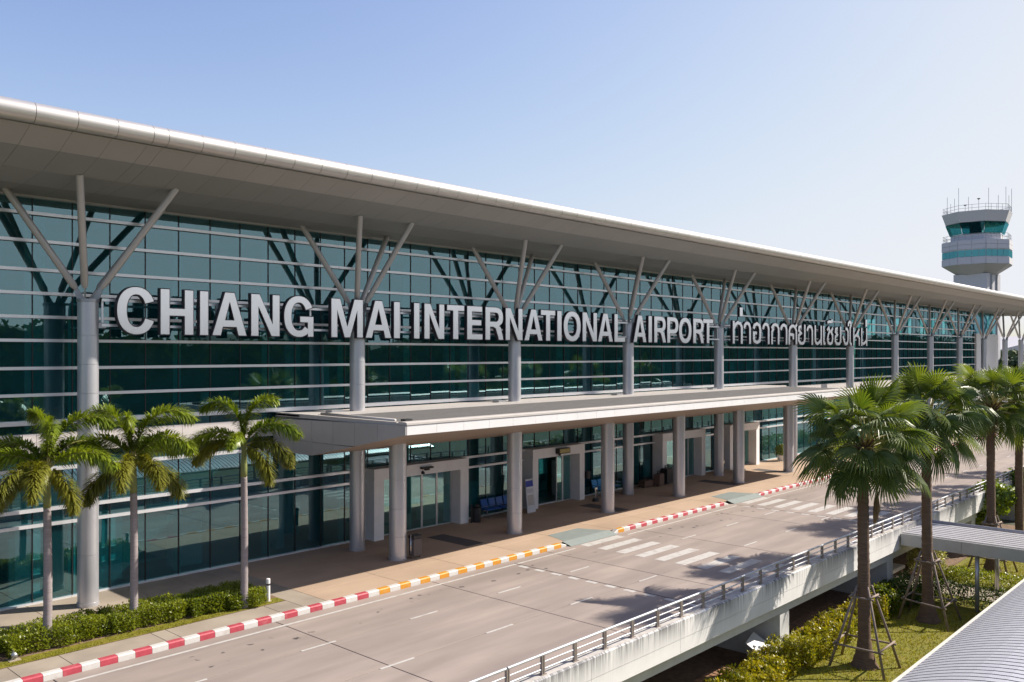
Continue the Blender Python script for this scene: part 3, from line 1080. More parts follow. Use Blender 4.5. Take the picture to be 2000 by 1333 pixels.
def glyph(ch, W, H, t):
    """list of (outer, holes) outlines in a W by H box with stem width t (u) """
    ty = .155*H
    if ch == 'I':
        return [([(0, 0), (W, 0), (W, H), (0, H)], [])]
    if ch == 'H':
        a = .42*H
        b = a+ty
        return [([(0, 0), (t, 0), (t, a), (W-t, a), (W-t, 0), (W, 0), (W, H), (W-t, H), (W-t, b), (t, b), (t, H), (0, H)], [])]
    if ch == 'T':
        c = W/2
        return [([(c-t/2, 0), (c+t/2, 0), (c+t/2, H-ty), (W, H-ty), (W, H), (0, H), (0, H-ty), (c-t/2, H-ty)], [])]
    if ch == 'L':
        return [([(0, 0), (W, 0), (W, ty), (t, ty), (t, H), (0, H)], [])]
    if ch == 'E':
        a = .43*H
        return [([(0, 0), (W, 0), (W, ty), (t, ty), (t, a), (W*.92, a), (W*.92, a+ty), (t, a+ty), (t, H-ty), (W*.98, H-ty), (W*.98, H), (0, H)], [])]
    if ch == 'N':
        return [([(0, 0), (t*.95, 0), (t*.95, H*.72), (W-t*1.1, 0), (W, 0), (W, H), (W-t*.95, H), (W-t*.95, H*.28), (t*1.1, H), (0, H)], [])]
    if ch == 'M':
        c = W/2
        return [([(0, 0), (t*.9, 0), (t*.9, H*.72), (c-t*.42, 0), (c+t*.42, 0), (W-t*.9, H*.72), (W-t*.9, 0), (W, 0), (W, H), (W-t*1.35, H), (c, H*.27), (t*1.35, H), (0, H)], [])]
    if ch == 'A':
        c = W/2
        h = t*.58
        bz0, bz1 = .20*H, .35*H
        def lx(z, inner):
            o = z/H*(c-h)
            return o+(t*1.05 if inner else 0)
        return [([(0, 0), (t*1.02, 0), (lx(bz0, 1)-.02*W, bz0), (W-lx(bz0, 1)+.02*W, bz0), (W-t*1.02, 0), (W, 0), (c+h, H), (c-h, H)],
                 [[(lx(bz1, 1)-.01*W, bz1), (c, H*.80), (W-lx(bz1, 1)+.01*W, bz1)]])]
    if ch == 'O':
        o = arc(W/2, H/2, W/2, H/2+.01*H, 0, 360, 40, 2.25)[:-1]
        i_ = arc(W/2, H/2, W/2-t, H/2-ty, 0, 360, 32, 2.1)[:-1]
        return [(o, [i_])]
    if ch in 'CG':
        rx, ry = W/2-t/2, H/2-ty/2+.01*H
        if ch == 'C':
            pth = arc(W/2, H/2, rx, ry, 24, 336, 34, 2.2)
            return [(stroke(pth, t, ty), [])]
        pth = arc(W/2, H/2, rx, ry, 26, 318, 32, 2.2)
        return [(stroke(pth, t, ty), []), ([(W-t*.8, 0), (W, 0), (W, H*.50), (W*.54, H*.50), (W*.54, H*.50-ty*.9), (W-t*.8, H*.50-ty*.9)], [])]
    if ch in 'PR':
        bz = .40*H if ch == 'R' else .36*H
        rad = (H-bz)/2
        bowl = arc(W-.42*W, bz+rad, .42*W*(1 if ch == 'P' else .96), rad, -90, 90, 14, 2.3)
        inn = arc(W-.42*W, bz+rad, .42*W-t, rad-ty, -90, 90, 12, 2.2)
        hole = [(t, bz+ty)]+inn+[(t, H-ty)]
        if ch == 'P':
            o = [(0, 0), (t, 0), (t, bz)]+bowl+[(0, H)]
        else:
            o = [(0, 0), (t, 0), (t, bz), (W*.44, bz), (W*.58, bz-.05*H), (W-t*1.05, .06*H), (W-t*1.0, 0), (W, 0), (W-.03*W, .10*H), (W*.86, bz-.03*H), (W*.76, bz+.03*H)]+bowl[4:]+[(0, H)]
        return [(o, [hole])]
    # Thai, drawn as single strokes in a unit box
    TP = {
        'tho': [[(0, 0), (0, 1)], [(0, .66), (.22, .9), (.5, 1), (.82, .95), (1, .78), (1, 0)]],
        'aa': [[(0, .72), (.08, .88), (.3, .98), (.55, 1), (.85, .93), (1, .75), (1, 0)]],
        'o': [[(.02, .72), (.12, .90), (.5, 1), (.88, .90), (1, .65), (1, .35), (.88, .08), (.5, 0), (.12, .08), (.05, .22), (.05, .50), (.48, .50)]],
        'ko': [[(0, 0), (0, .60), (.16, .72), (.02, .84), (.2, .96), (.5, 1), (.82, .95), (1, .78), (1, 0)]],
        'so': [[(0, 0), (0, .66), (.1, .86), (.35, .97), (.6, .97), (.85, .88), (1, .70), (1, 0)], [(.56, .22), (.56, .46), (.05, .50)], [(.86, .93), (1.06, 1.08)]],
        'yo': [[(.45, .98), (.08, .92), (.04, .74), (.38, .58), (.04, .46), (0, .2), (.22, .02), (.5, 0), (.8, .02), (1, .2), (1, 1)]],
        'no': [[(0, 1), (0, .22), (.14, .04), (.4, 0), (.7, .08), (1, .26)], [(1, 0), (1, 1)]],
        'e': [[(0, 1), (0, .14), (.25, .02), (1, 0)]],
        'cho': [[(0, .82), (.22, .98), (.42, .80), (.16, .55), (.06, .28), (.2, .05), (.52, 0), (.85, .06), (.98, .3), (.94, .55), (.66, .74), (1.02, .98)]],
        'ii': [[(0, .1), (.3, .45), (1, .45)], [(1, .1), (1, 1.2)]],
        'ngo': [[(0, .50), (.34, .08), (.55, 0), (.86, .06), (1, .25), (1, .78), (.84, .95), (.5, .98)]],
        'mai': [[(.0, .80), (.02, .93), (.3, 1), (.66, .96), (.72, .84), (.5, .72), (.5, .08), (.7, 0), (1, 0)]],
        'ho': [[(0, 0), (0, 1)], [(0, .42), (.5, .62), (1, 1)], [(.5, .58), (.86, .52), (1, .38), (1, 0)]],
        'mo': [[(0, 1), (0, .0)], [(0, .12), (.3, .04), (.7, .14), (1, .30)], [(1, 0), (1, 1)]],
        'ek': [[(.5, 0), (.5, 1)]],
    }
    tt = t
    ty2 = min(.14*1.43, .6*H)
    out = []
    for pth in TP[ch]:
        q = [(tt/2+x_*(W-tt), (ty2/2+y_*(H-ty2)) if ch not in ('ek',) else y_*H) for x_, y_ in pth]
        # keep stem ends on the box
        if ch != 'ek':
            q = [(a_, (0 if abs(p_[1]) < 1e-6 and (i_ in (0, len(pth)-1)) and abs(pth[min(1, len(pth)-1) if i_ == 0 else -2][0]-p_[0]) < .05 else b_)) for i_, ((a_, b_), p_) in enumerate(zip(q, pth))]
            q = [(a_, (H if abs(p_[1]-1) < 1e-6 and (i_ in (0, len(pth)-1)) and abs(pth[min(1, len(pth)-1) if i_ == 0 else -2][0]-p_[0]) < .05 else b_)) for i_, ((a_, b_), p_) in enumerate(zip(q, pth))]
        out.append((stroke(q, tt, ty2), []))
    return out
def area(L):
    return sum(L[i-1][0]*L[i][1]-L[i][0]*L[i-1][1] for i in range(len(L)))/2
def grow(L, e):
    """offset a loop outwards (counter-clockwise) by e"""
    n = len(L)
    if area(L) < 0:
        L = L[::-1]
    o = []
    for i in range(n):
        a, b, c = Vector(L[i-1]), Vector(L[i]), Vector(L[(i+1) % n])
        d1, d2 = (b-a), (c-b)
        if d1.length < 1e-6 or d2.length < 1e-6:
            o.append(tuple(b))
            continue
        d1.normalize()
        d2.normalize()
        n1, n2 = Vector((d1.y, -d1.x)), Vector((d2.y, -d2.x))
        m = n1+n2
        if m.length < .2:
            o.append(tuple(b+n1*e))
            continue
        m.normalize()
        o.append(tuple(b+m*e*min(1.6, 1/max(.4, m.dot(n1)))))
    return o
def extrude(mb, outer, holes, x0, z0, yf, yb):
    loops = [outer if area(outer) > 0 else outer[::-1]]+[h if area(h) < 0 else h[::-1] for h in holes]
    tris = tessellate_polygon([[Vector((p[0], p[1], 0)) for p in L] for L in loops])
    flat = [p for L in loops for p in L]
    b = len(mb.v)
    N_ = len(flat)
    mb.v += [(x0+p[0], yf, z0+p[1]) for p in flat]+[(x0+p[0], yb, z0+p[1]) for p in flat]
    for t_ in tris:
        p, q, r = [Vector(flat[i]) for i in t_]
        t_ = tuple(t_)
        if (q-p).cross(r-p) < 0:
            t_ = t_[::-1]
        mb.f.append(tuple(b+i for i in t_))
        mb.f.append(tuple(b+N_+i for i in t_[::-1]))
    k = 0
    for L in loops:
        for i in range(len(L)):
            j = (i+1) % len(L)
            mb.f.append((b+k+j, b+k+i, b+N_+k+i, b+N_+k+j))
        k += len(L)
def ux(u):
    """x on the lettering plane seen at photo column u"""
    a = (u-1000)/1692.3
    d = FW+RT*a
    return 27.45*d.x/d.y
LET = [('C', 229, 303), ('H', 314, 377.5), ('I', 391, 406.6), ('A', 415.3, 481.4), ('N', 491, 546), ('G', 555.4, 612), ('M', 647.6, 708.6), ('A', 714.6, 764), ('I', 769.8, 780.8), ('I', 809, 819.2),
       ('N', 829.3, 867.6), ('T', 873.5, 906.6), ('E', 912.8, 942.3), ('R', 948.5, 983), ('N', 988, 1020.5), ('A', 1024.8, 1059.5), ('T', 1056.8, 1084.3), ('I', 1088.7, 1096.8), ('O', 1101.4, 1134), ('N', 1138.3, 1165.8),
       ('A', 1168.3, 1196.8), ('L', 1200.5, 1220.8), ('A', 1237.6, 1262.5), ('I', 1267.0, 1273.3), ('R', 1278.2, 1300.5), ('P', 1303.5, 1325), ('O', 1326.5, 1350.6), ('R', 1354.3, 1374.6), ('T', 1373.6, 1392.6),
       ('tho', 1431.5, 1450.6), ('aa', 1452.3, 1466.8), ('o', 1470, 1487.2), ('aa', 1489, 1503), ('ko', 1506.6, 1522.4), ('aa', 1524, 1538), ('so', 1540.4, 1557), ('yo', 1558.6, 1573.4), ('aa', 1575.6, 1588), ('no', 1591.2, 1605.3),
       ('e', 1608, 1613.4), ('cho', 1614.9, 1627.8), ('yo', 1630.4, 1643.2), ('ngo', 1645.6, 1657.6), ('mai', 1656.2, 1665), ('ho', 1666.6, 1679.4), ('mo', 1682.2, 1693.8), ('ek', 1445.2, 1450.6), ('ii', 1615.4, 1626.4), ('ek', 1690.6, 1693.6)]
ZB, ZT = 8.612, 10.08
for idx, (ch, u0, u1) in enumerate(LET):
    x0, x1 = ux(u0), ux(u1)
    zb, zt = ZB, ZT
    t = .292
    if ch == 'mai':
        zt = ZT+.55
    if ch == 'ek':
        zb, zt = (10.40, 10.97) if u0 < 1500 else (10.20, 10.79)
        t = x1-x0
    if ch == 'ii':
        zb, zt = 10.21, 10.66
    if len(ch) > 1 and ch != 'ek':
        t = .235
    if ch == 'e':
        t = .22
    if ch == 'so':
        zt = ZT
    body, face = MB(), MB()
    for gi, (o_, hs) in enumerate(glyph(ch, x1-x0, zt-zb, t)):
        off = .003*gi
        extrude(body, grow(o_, .032), [grow(h, -.032) for h in hs], x0, zb, 27.47-off, 27.62+off)
        extrude(face, o_, hs, x0, zb, 27.45-off, 27.469-off)
    nm = 'letter'
    bo = body.build(nm, M['lside'], SIGN)
    face.build('letter_face', M['letter'], bo)
RY = 27.80
for i in range(len(BIGX)-1):
    xa, xb = BIGX[i]+.33, BIGX[i+1]-.33
    if i < 1 or i > 7:
        continue
    if i == 7:
        continue
    for z in (9.66, 8.87):
        B('sign_rail', M['white'], SIGN, xa, xb, RY-.03, RY+.05, z-.04, z+.04)
    n = 5
    for k in range(n+1):
        xx = xa+.05+(xb-xa-.1)*k/n
        B('rail_stay', M['white'], SIGN, xx-.03, xx+.03, RY+.055, RY+.10, 8.83, 9.70)
    B('rail_bracket', M['steel'], SIGN, xa-.1, xa+.14, RY-.02, RY+.25, 8.78, 8.95)

# ------------------------------------------------------------------ viaduct parapet, beam, piers, railing
VD = thing('viaduct_parapet', 'white stained parapet wall and beam along the outer road edge', 'wall')
XV0, XV1 = 6.0, 200.0
x = 0.6
jv = []
while x < XV1:
    jv.append(x)
    x += 4.1
jv.append(XV1)
for i in range(len(jv)-1):
    a, b = jv[i]+.006, jv[i+1]-.006
    MB().prismx([(13.05, -.04), (13.52, -.04), (13.52, .44), (13.46, .49), (13.10, .49), (13.05, .46)], a, b).build('parapet_panel', M['parapet'], VD)
    B('lower_panel', M['parapet'], VD, a, b, 13.056, 13.5, -.45, -.052)
B('parapet_core', M['seam'], VD, jv[0], XV1-.02, 13.10, 13.49, -.44, .40)
B('edge_beam', M['beam'], VD, jv[0], XV1, 13.36, 14.1, -.90, -.452)
for i in range(len(jv)-1):
    B('coping_strip', M['cope2'], VD, jv[i]+.004, jv[i+1]-.004, 13.10, 13.46, .491, .50)
B('deck', M['beam'], VD, jv[0], XV1, 14.1, 22.6, -.75, -.402)
for xp in (7.5, 18.0, 28.35, 38.5, 51.0, 63, 75, 87, 99, 111):
    MB().bbox(xp-.35, xp+.35, 13.40, 21.5, LZ-.2, -.905, b=.01).build('pier', M['beam'], VD)
RL = thing('railing', 'galvanised three bar railing standing on the white parapet', 'railing')
px_ = 14.07-1.2*10
pm = MB()
pm.box(-.05, -.012, -.035, .035, .50, .95)
pm.box(.012, .05, -.035, .035, .50, .95)
pm.box(-.10, .10, -.06, .06, .50, .512)
pme = None
ptop = []
k = 0
while px_ < 150:
    if pme is None:
        o = pm.build('post', M['post'], RL, loc=(px_, 13.2, 0))
        pme = o.data
    else:
        o = obj('post', pme, RL, (px_, 13.2, 0))
    ptop.append(px_)
    px_ += 1.205
for i in range(0, len(ptop)-1, 5):
    a = ptop[i]+.01
    b = (ptop[i+5] if i+5 < len(ptop) else ptop[-1])-.05
    for z, r in ((.965, .034), (.785, .019), (.625, .022)):
        MB().tube([(a, 13.2, z), (b, 13.2, z)], r, 10).build('handrail' if z > .9 else 'rail_bar', M['rail'], RL, smooth=True, auto=True)

# ------------------------------------------------------------------ covered footway joining the viaduct
WK = thing('covered_walkway', 'low walkway roof with white ribs joining the parapet', 'walkway')
WX0, WX1, WY0, WY1 = 38.62, 42.2, -6.0, 13.0
y = WY1
while y > WY0:
    B('fascia_panel', M['wkfascia'], WK, WX0, WX0+.06, max(y-2.4, WY0)+.006, y-.006, -.24, .26)
    y -= 2.4
B('ceiling', M['wkfascia'], WK, WX0+.061, WX1-.06, WY0, WY1-.01, -.10, -.05)
B('roof_deck', M['post'], WK, WX0+.061, WX1, WY0, WY1-.005, .14, .20)
x = WX0+.16
while x < WX1-.35:
    MB().prismx([(WY0, .2), (WY1-.01, .2), (WY1-.01, .30), (WY0, .30)], x, x+.22).build('roof_rib', M['wkroof'], WK)
    x += .39
MB().tube([(WX1-.02, WY0, .27), (WX1-.02, WY1-.02, .27)], .10, 10).build('edge_roll', M['rib'], WK, smooth=True)
for yy in (10.1, 4.0, -2):
    for xx in (WX0+.35, WX1-.2):
        MB().tube([(xx, yy, LZ), (xx, yy, -.06)], .085, 12).build('post', M['silver'], WK, smooth=True)
struct(B('footpath', M['walk'], None, 40.75, 42.9, -6, 16.5, LZ-.1, LZ+.06))

# ------------------------------------------------------------------ curved ribbed roof, lower right
CR = thing('curved_roof', 'curved white ribbed metal shelter roof above the lawn', 'shelter')
EY, EZ = 6.93, .50
DEP, RISE = 5.2, .62
def cy_(s):
    return EY-DEP*s
def cz_(s):
    return EZ+RISE*math.sin(math.pi*min(1, s*.98))**.9 if s > 0 else EZ
x = 14.0
pitch = .265
NS = 14
while x < 46:
    mb = MB()
    prof = []
    for q in range(4):
        a = x+q*pitch
        prof += [(a, 0), (a+pitch*.16, 0), (a+pitch*.17, .05), (a+pitch*.98, .05)]
    prof.append((x+4*pitch, 0))
    base = 0
    for s in range(NS+1):
        for (px1, h) in prof:
            mb.v.append((px1, cy_(s/NS), cz_(s/NS)+h))
    w = len(prof)
    for s in range(NS):
        for i in range(w-1):
            mb.f.append((s*w+i, (s+1)*w+i, (s+1)*w+i+1, s*w+i+1)[::-1])
    # underside
    b = len(mb.v)
    for s in range(NS+1):
        for px1 in (x, x+4*pitch):
            mb.v.append((px1, cy_(s/NS), cz_(s/NS)-.02))
    for s in range(NS):
        mb.f.append((b+s*2, b+s*2+2, b+s*2+3, b+s*2+1))
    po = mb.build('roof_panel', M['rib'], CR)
    po.data.materials.append(M['ribshade'])
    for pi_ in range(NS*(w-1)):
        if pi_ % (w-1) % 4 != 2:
            po.data.polygons[pi_].material_index = 1  # everything but the crests gets the painted shade
    x += 4*pitch
XC1 = x
x = 14.0
while x < XC1-.1:
    MB().prismx([(EY-.02, EZ-.10), (EY+.10, EZ-.10), (EY+.10, EZ+.035), (EY-.02, EZ+.035)], x+.003, min(x+3, XC1)-.003).build('edge_trim', M['gutter'], CR)
    x += 3
cl = MB()
x = 14.1
while x < XC1:
    cl.box(x, x+.09, EY-.10, EY-.021, EZ-.03, EZ+.06)
    x += pitch
stuff(cl.build('rib_closers', M['gutter'], CR))
for xx in (16, 22, 28, 34, 40):
    for yy in (EY-.5, EY-DEP+.5):
        MB().tube([(xx, yy, LZ-.1), (xx, yy, .50)], .07, 10).build('post', M['silver'], CR, smooth=True)
    B('cross_beam', M['silver'], CR, xx-.05, xx+.05, EY-DEP+.2, EY-.2, .40, .478)

# ------------------------------------------------------------------ foxtail palms
def frond_mesh(name, e0, e1, L, seed, mleaf, fluff=.38, pw=1.3):
    r = random.Random(seed)
    ns = 20
    pts = []
    p = Vector((0, 0, 0))
    for i in range(ns+1):
        s = i/ns
        pts.append(p.copy())
        e = R_(e0+(e1-e0)*s**pw)
        p = p+Vector((math.cos(e), 0, math.sin(e)))*(L/ns)
    st = MB()
    st.tube(pts, [.028*(1-.85*i/ns) for i in range(ns+1)], 5, False)
    lf = MB()
    n = 100
    for i in range(n):
        s = .13+.87*i/n
        f = s*ns
        a = min(ns-1, int(f))
        q = pts[a].lerp(pts[a+1], f-a)
        tg = (pts[a+1]-pts[a]).normalized()
        sd = Vector((0, 1, 0))
        up = tg.cross(sd)*-1
        ll = fluff*(.65+.5*math.sin(math.pi*min(1, s*.95)))*r.uniform(.8, 1.1)
        if s > .9:
            ll *= .75
        for k in range(5):
            ang = 2*math.pi*(k+.5*(i % 2))/5+r.gauss(0, .25)
            out = sd*math.cos(ang)+up*math.sin(ang)
            dr = (tg*r.uniform(.45, .75)+out).normalized()
            w = .0195*r.uniform(.8, 1.2)
            wd = dr.cross(Vector((0, 0, 1)))
            wd = wd.normalized()*w if wd.length > .05 else sd*w
            m1 = q+dr*ll*.5+Vector((0, 0, -.05*ll))
            m2 = q+dr*ll*.92+Vector((0, 0, -.32*ll))
            b = len(lf.v)
            lf.v += [tuple(q-wd*.5), tuple(q+wd*.5), tuple(m1+wd), tuple(m1-wd), tuple(m2)]
            lf.f += [(b, b+1, b+2, b+3), (b+3, b+2, b+4)]
    me = bpy.data.meshes.new(name)
    nv = len(lf.v)
    me.from_pydata(lf.v+st.v, [], lf.f+[tuple(nv+i for i in f) for f in st.f])
    me.materials.append(mleaf)
    me.materials.append(M['petiole'])
    nl = len(lf.f)
    me.polygons.foreach_set('material_index', [0]*nl+[1]*len(st.f))
    me.update()
    return me
FV = {
    'U': [frond_mesh('frond', 80, -66, 2.3, 1, M['frond'], pw=1.9), frond_mesh('frond', 87, -30, 1.95, 2, M['frond'], pw=2.2)],
    'M': [frond_mesh('frond', 62, -68, 1.95, 3, M['frond']), frond_mesh('frond', 45, -62, 1.85, 4, M['frond'])],
    'D': [frond_mesh('frond', 22, -88, 1.75, 5, M['fronddry']), frond_mesh('frond', -8, -92, 1.65, 6, M['fronddry'])],
}
AZR = math.atan2(RT.y, RT.x)
def foxtail(x, y, z0, zs, zc, fr, label, spear=1.0):
    t = thing('foxtail_palm', label, 'palm tree', (x, y, z0), 0, 'foxtail palms in front of the glass wall')
    hs, hc = zs-z0, zc-z0
    pts, rad = [], []
    nseg = 46
    for i in range(nseg+1):
        s = i/nseg
        r0 = .118-.022*s+.03*max(0, 1-s*7)
        pts.append((.02*math.sin(3*s), 0, -.1+(hs+.1)*s))
        rad.append(r0*(1 if i % 3 else .955))
    MB().tube(pts, rad, 16).build('trunk', M['foxtrunk'], t, smooth=True)
    MB().tube([(0, 0, hs-.02), (0, 0, hs+.25), (0, 0, hc-.15), (0, 0, hc+.05)], [.097, .10, .07, .05], 14).build('crownshaft', M['crownshaft'], t, smooth=True)
    if spear:
        MB().tube([(0, 0, hc-.1), (.03, -.02, hc+.6), (.12*RT.x+.02, .12*RT.y, hc+1.25*spear)], [.035, .02, .006], 6).build('spear_leaf', M['petiole'], t, smooth=True)
    for (kind, v, phi, sc) in fr:
        o = obj('frond', FV[kind][v], t, (0, 0, hc-.08 if kind == 'U' else hc-.12))
        o.rotation_euler = (rnd.uniform(-.15, .15), 0, AZR+R_(phi))
        o.scale = (sc*1.12, sc*.95, sc*1.06)
    return t
foxtail(8.55, 24.8, .15, 3.89, 5.0, [('U', 0, 20, 1.0), ('U', 1, 150, 1.0), ('U', 0, 300, .95), ('M', 0, 178, 1.05), ('M', 1, 5, 1.0), ('M', 0, 60, 1.0), ('M', 1, 215, 1.0), ('D', 0, 255, 1.05), ('D', 1, 330, .95), ('M', 1, 120, .95), ('D', 0, 285, 1.0), ('D', 1, 200, 1.05)],
        'foxtail palm leftmost in the hedge, left of the first silver column')
foxtail(10.9, 24.9, .15, 4.0, 5.0, [('U', 0, 160, 1.05), ('U', 0, 15, 1.05), ('U', 1, 290, .9), ('M', 0, 200, 1.0), ('M', 0, -8, 1.05), ('M', 1, 70, 1.0), ('D', 0, 280, 1.0), ('D', 0, 320, 1.0), ('D', 1, 225, 1.0), ('D', 1, 20, 1.0), ('M', 1, 100, 1)],
        'foxtail palm just right of the first silver column', 0)
foxtail(14.0, 24.2, .15, 4.2, 5.28, [('U', 0, 172, .95), ('U', 1, 20, .95), ('M', 0, 2, 1.0), ('M', 1, 192, .92), ('D', 1, 325, 1.0), ('D', 0, 350, 1.0), ('M', 1, 268, .75), ('D', 0, 185, .95)],
        'slim foxtail palm nearest the entrance canopy, with yellowing lower fronds', 1.0)

# ------------------------------------------------------------------ hedges and shrubs
def leaf_blob(mb, n, x0, x1, y0, y1, z0, z1, size, seed, lumpy=.12):
    """leaves spread through a box-shaped shrub, denser near its surface"""
    r = random.Random(seed)
    ph = [r.uniform(0, 6.28) for _ in range(6)]
    for _ in range(n):
        while True:
            u, v, w = r.random(), r.random(), r.random()
            # keep mostly the shell
            dsh = min(u, 1-u, v, 1-v, 1-w)
            if dsh < .16 or r.random() < .12:
                break
        x = x0+(x1-x0)*u
        y = y0+(y1-y0)*v
        hh = 1+lumpy*(math.sin(x*5.1+ph[0])+math.sin(y*6.3+ph[1])+.7*math.sin(x*11+y*9+ph[2]))*.6
        yy = (y0+y1)/2+(y-(y0+y1)/2)*(1+lumpy*.7*math.sin(x*4.3+ph[3])+lumpy*.5*math.sin(x*9.7+ph[4]))*(.92+.08*math.sin(math.pi*min(1, .25+w)))
        rim = min(1, 6*min(u, 1-u)+.80, 6*min(v, 1-v)+.84)
        z = z0+(z1-z0)*w*hh*rim
        a, b = r.uniform(0, 6.28), r.gauss(.5, .5)
        d = Vector((math.cos(a)*math.cos(b), math.sin(a)*math.cos(b), math.sin(b)))
        sd = d.cross(Vector((r.gauss(0, .4), r.gauss(0, .4), 1))).normalized()
        s = size*r.uniform(.6, 1.3)
        p = Vector((x, yy, z))
        q = len(mb.v)
        mb.v += [tuple(p), tuple(p+d*s*.5+sd*s*.28), tuple(p+d*s), tuple(p+d*s*.5-sd*s*.28)]
        mb.f.append((q, q+1, q+2, q+3))
def shrub(name, label, cat, box, n, size, m, seed, group=None, lumpy=.12):
    x0, x1, y0, y1, z0, z1 = box
    cx, cy = (x0+x1)/2, (y0+y1)/2
    t = thing(name, label, cat, (cx, cy, z0), 0, group)
    mb = MB()
    leaf_blob(mb, n, x0-cx, x1-cx, y0-cy, y1-cy, .02, z1-z0, size, seed, lumpy)
    mb.build('foliage', m, t)
    tw = MB()
    r = random.Random(seed+99)
    for _ in range(max(4, int((x1-x0)*5))):
        px1, py1 = r.uniform(x0-cx, x1-cx)*.85, r.uniform(y0-cy, y1-cy)*.8
        tw.tube([(px1, py1, -.05), (px1+r.gauss(0, .05), py1+r.gauss(0, .05), (z1-z0)*.7)], [.014, .008], 4, False)
    tw.build('stems', M['twig'], t)
    return t
HG = 'hedge beside the terminal pavement'
shrub('hedge', 'clipped green hedge block at the far left edge of the photo', 'hedge', (3.0, 7.15, 24.4, 25.7, .17, .62), 13000, .075, M['hedge'], 11, HG)
shrub('hedge', 'clipped green hedge block around the leftmost foxtail palm', 'hedge', (7.5, 10.05, 24.4, 25.75, .17, .66), 12000, .075, M['hedge'], 12, HG)
shrub('hedge', 'clipped green hedge block around the middle foxtail palm', 'hedge', (10.12, 12.35, 24.35, 25.75, .17, .64), 12000, .075, M['hedge'], 13, HG)
shrub('hedge', 'short green hedge block between middle and right foxtail palms', 'hedge', (12.4, 13.75, 24.2, 25.55, .17, .64), 7500, .075, M['hedge'], 14, HG)
shrub('hedge', 'shaded dark green hedge block under the foxtail palm near the bollard', 'hedge', (13.5, 14.75, 23.95, 25.9, .17, .58), 7500, .075, M['hedge'], 15, HG, .16)

cro = [(22.3, 13.05, 1.0), (23.7, 12.95, .95), (25.1, 12.95, 1.0), (26.4, 13.05, .92), (27.7, 13.0, 1.05), (29.0, 12.95, 1.0), (30.2, 13.05, .95), (31.4, 13.0, 1.0), (32.6, 13.05, .98), (33.8, 13.05, 1.0), (35.0, 13.0, 1.0)]
where = ['nearest the bottom edge of the photo', 'second from the bottom edge, beside the lawn corner', 'left of the white board under the beam', 'in front of the white board under the beam', 'just past the white board, beside the pier', 'in front of the square white pier',
         'just beyond the square white pier', 'beside the old wooden boards', 'left of the nearest fan palm pole frame', 'behind the nearest fan palm trunk', 'last of the yellow row, right of the nearest fan palm']
for i, (x, y, s) in enumerate(cro):
    shrub('croton_bush', 'yellow and green croton bush '+where[i], 'bush', (x-.72*s, x+.72*s, y-.62*s, y+.55*s, LZ, LZ+.78*s+.08*math.sin(i*2.1)), 3000, .11, M['croton'], 30+i, 'croton bushes along the viaduct wall', .2)
for i, (x, y) in enumerate(((36.4, 12.95), (37.5, 12.9), (38.4, 12.7))):
    shrub('green_shrub', ['green leafy shrub next to the last yellow croton', 'green shrub in shade behind the second fan palm frame', 'green shrub, darkened for shade, under the walkway roof end'][i], 'bush', (x-.65, x+.65, y-.6, y+.6, LZ, LZ+1.0), 1700, .12, M['hedge'] if i == 0 else M['shadehedge'], 50+i, None, .2)
shrub('shaded_hedge', 'dark shaded hedge along the near side of the footpath', 'hedge', (39.4, 40.6, 7.2, 12.9, LZ, LZ+.75), 7000, .10, M['shadehedge'], 60)
shrub('low_hedge', 'low green hedge along the far side of the footpath', 'hedge', (43.1, 44.3, 6.5, 12.9, LZ, LZ+.6), 7000, .10, M['hedge'], 61)
shrub('flowering_bush', 'pale cream flowering bush between walkway roof and far hedge', 'bush', (43.6, 45.4, 13.0, 14.5, LZ, LZ+1.5), 3000, .13, leafmat('pale_leaf', (.16, .19, .05), (.62, .58, .36)), 62, None, .2)
shrub('potted_shrub', 'round yellow green shrub in a white planter beside the last canopy column', 'potted plant', (59.3, 60.1, 28.1, 28.8, .55, 1.2), 1500, .10, M['hedge'], 63, None, .2)
pt = [o for o in COL.objects if o.name.startswith('potted_shrub')][0]
MB().tube([(0, 0, -.40), (0, 0, .02)], [.26, .33], 16).build('planter', M['pot'], pt, smooth=True, auto=True)
shrub('hedge', 'green hedge beyond the canopy beside the pavement', 'hedge', (61.5, 74, 25.2, 27.2, .15, 1.15), 9000, .14, M['hedge'], 64)

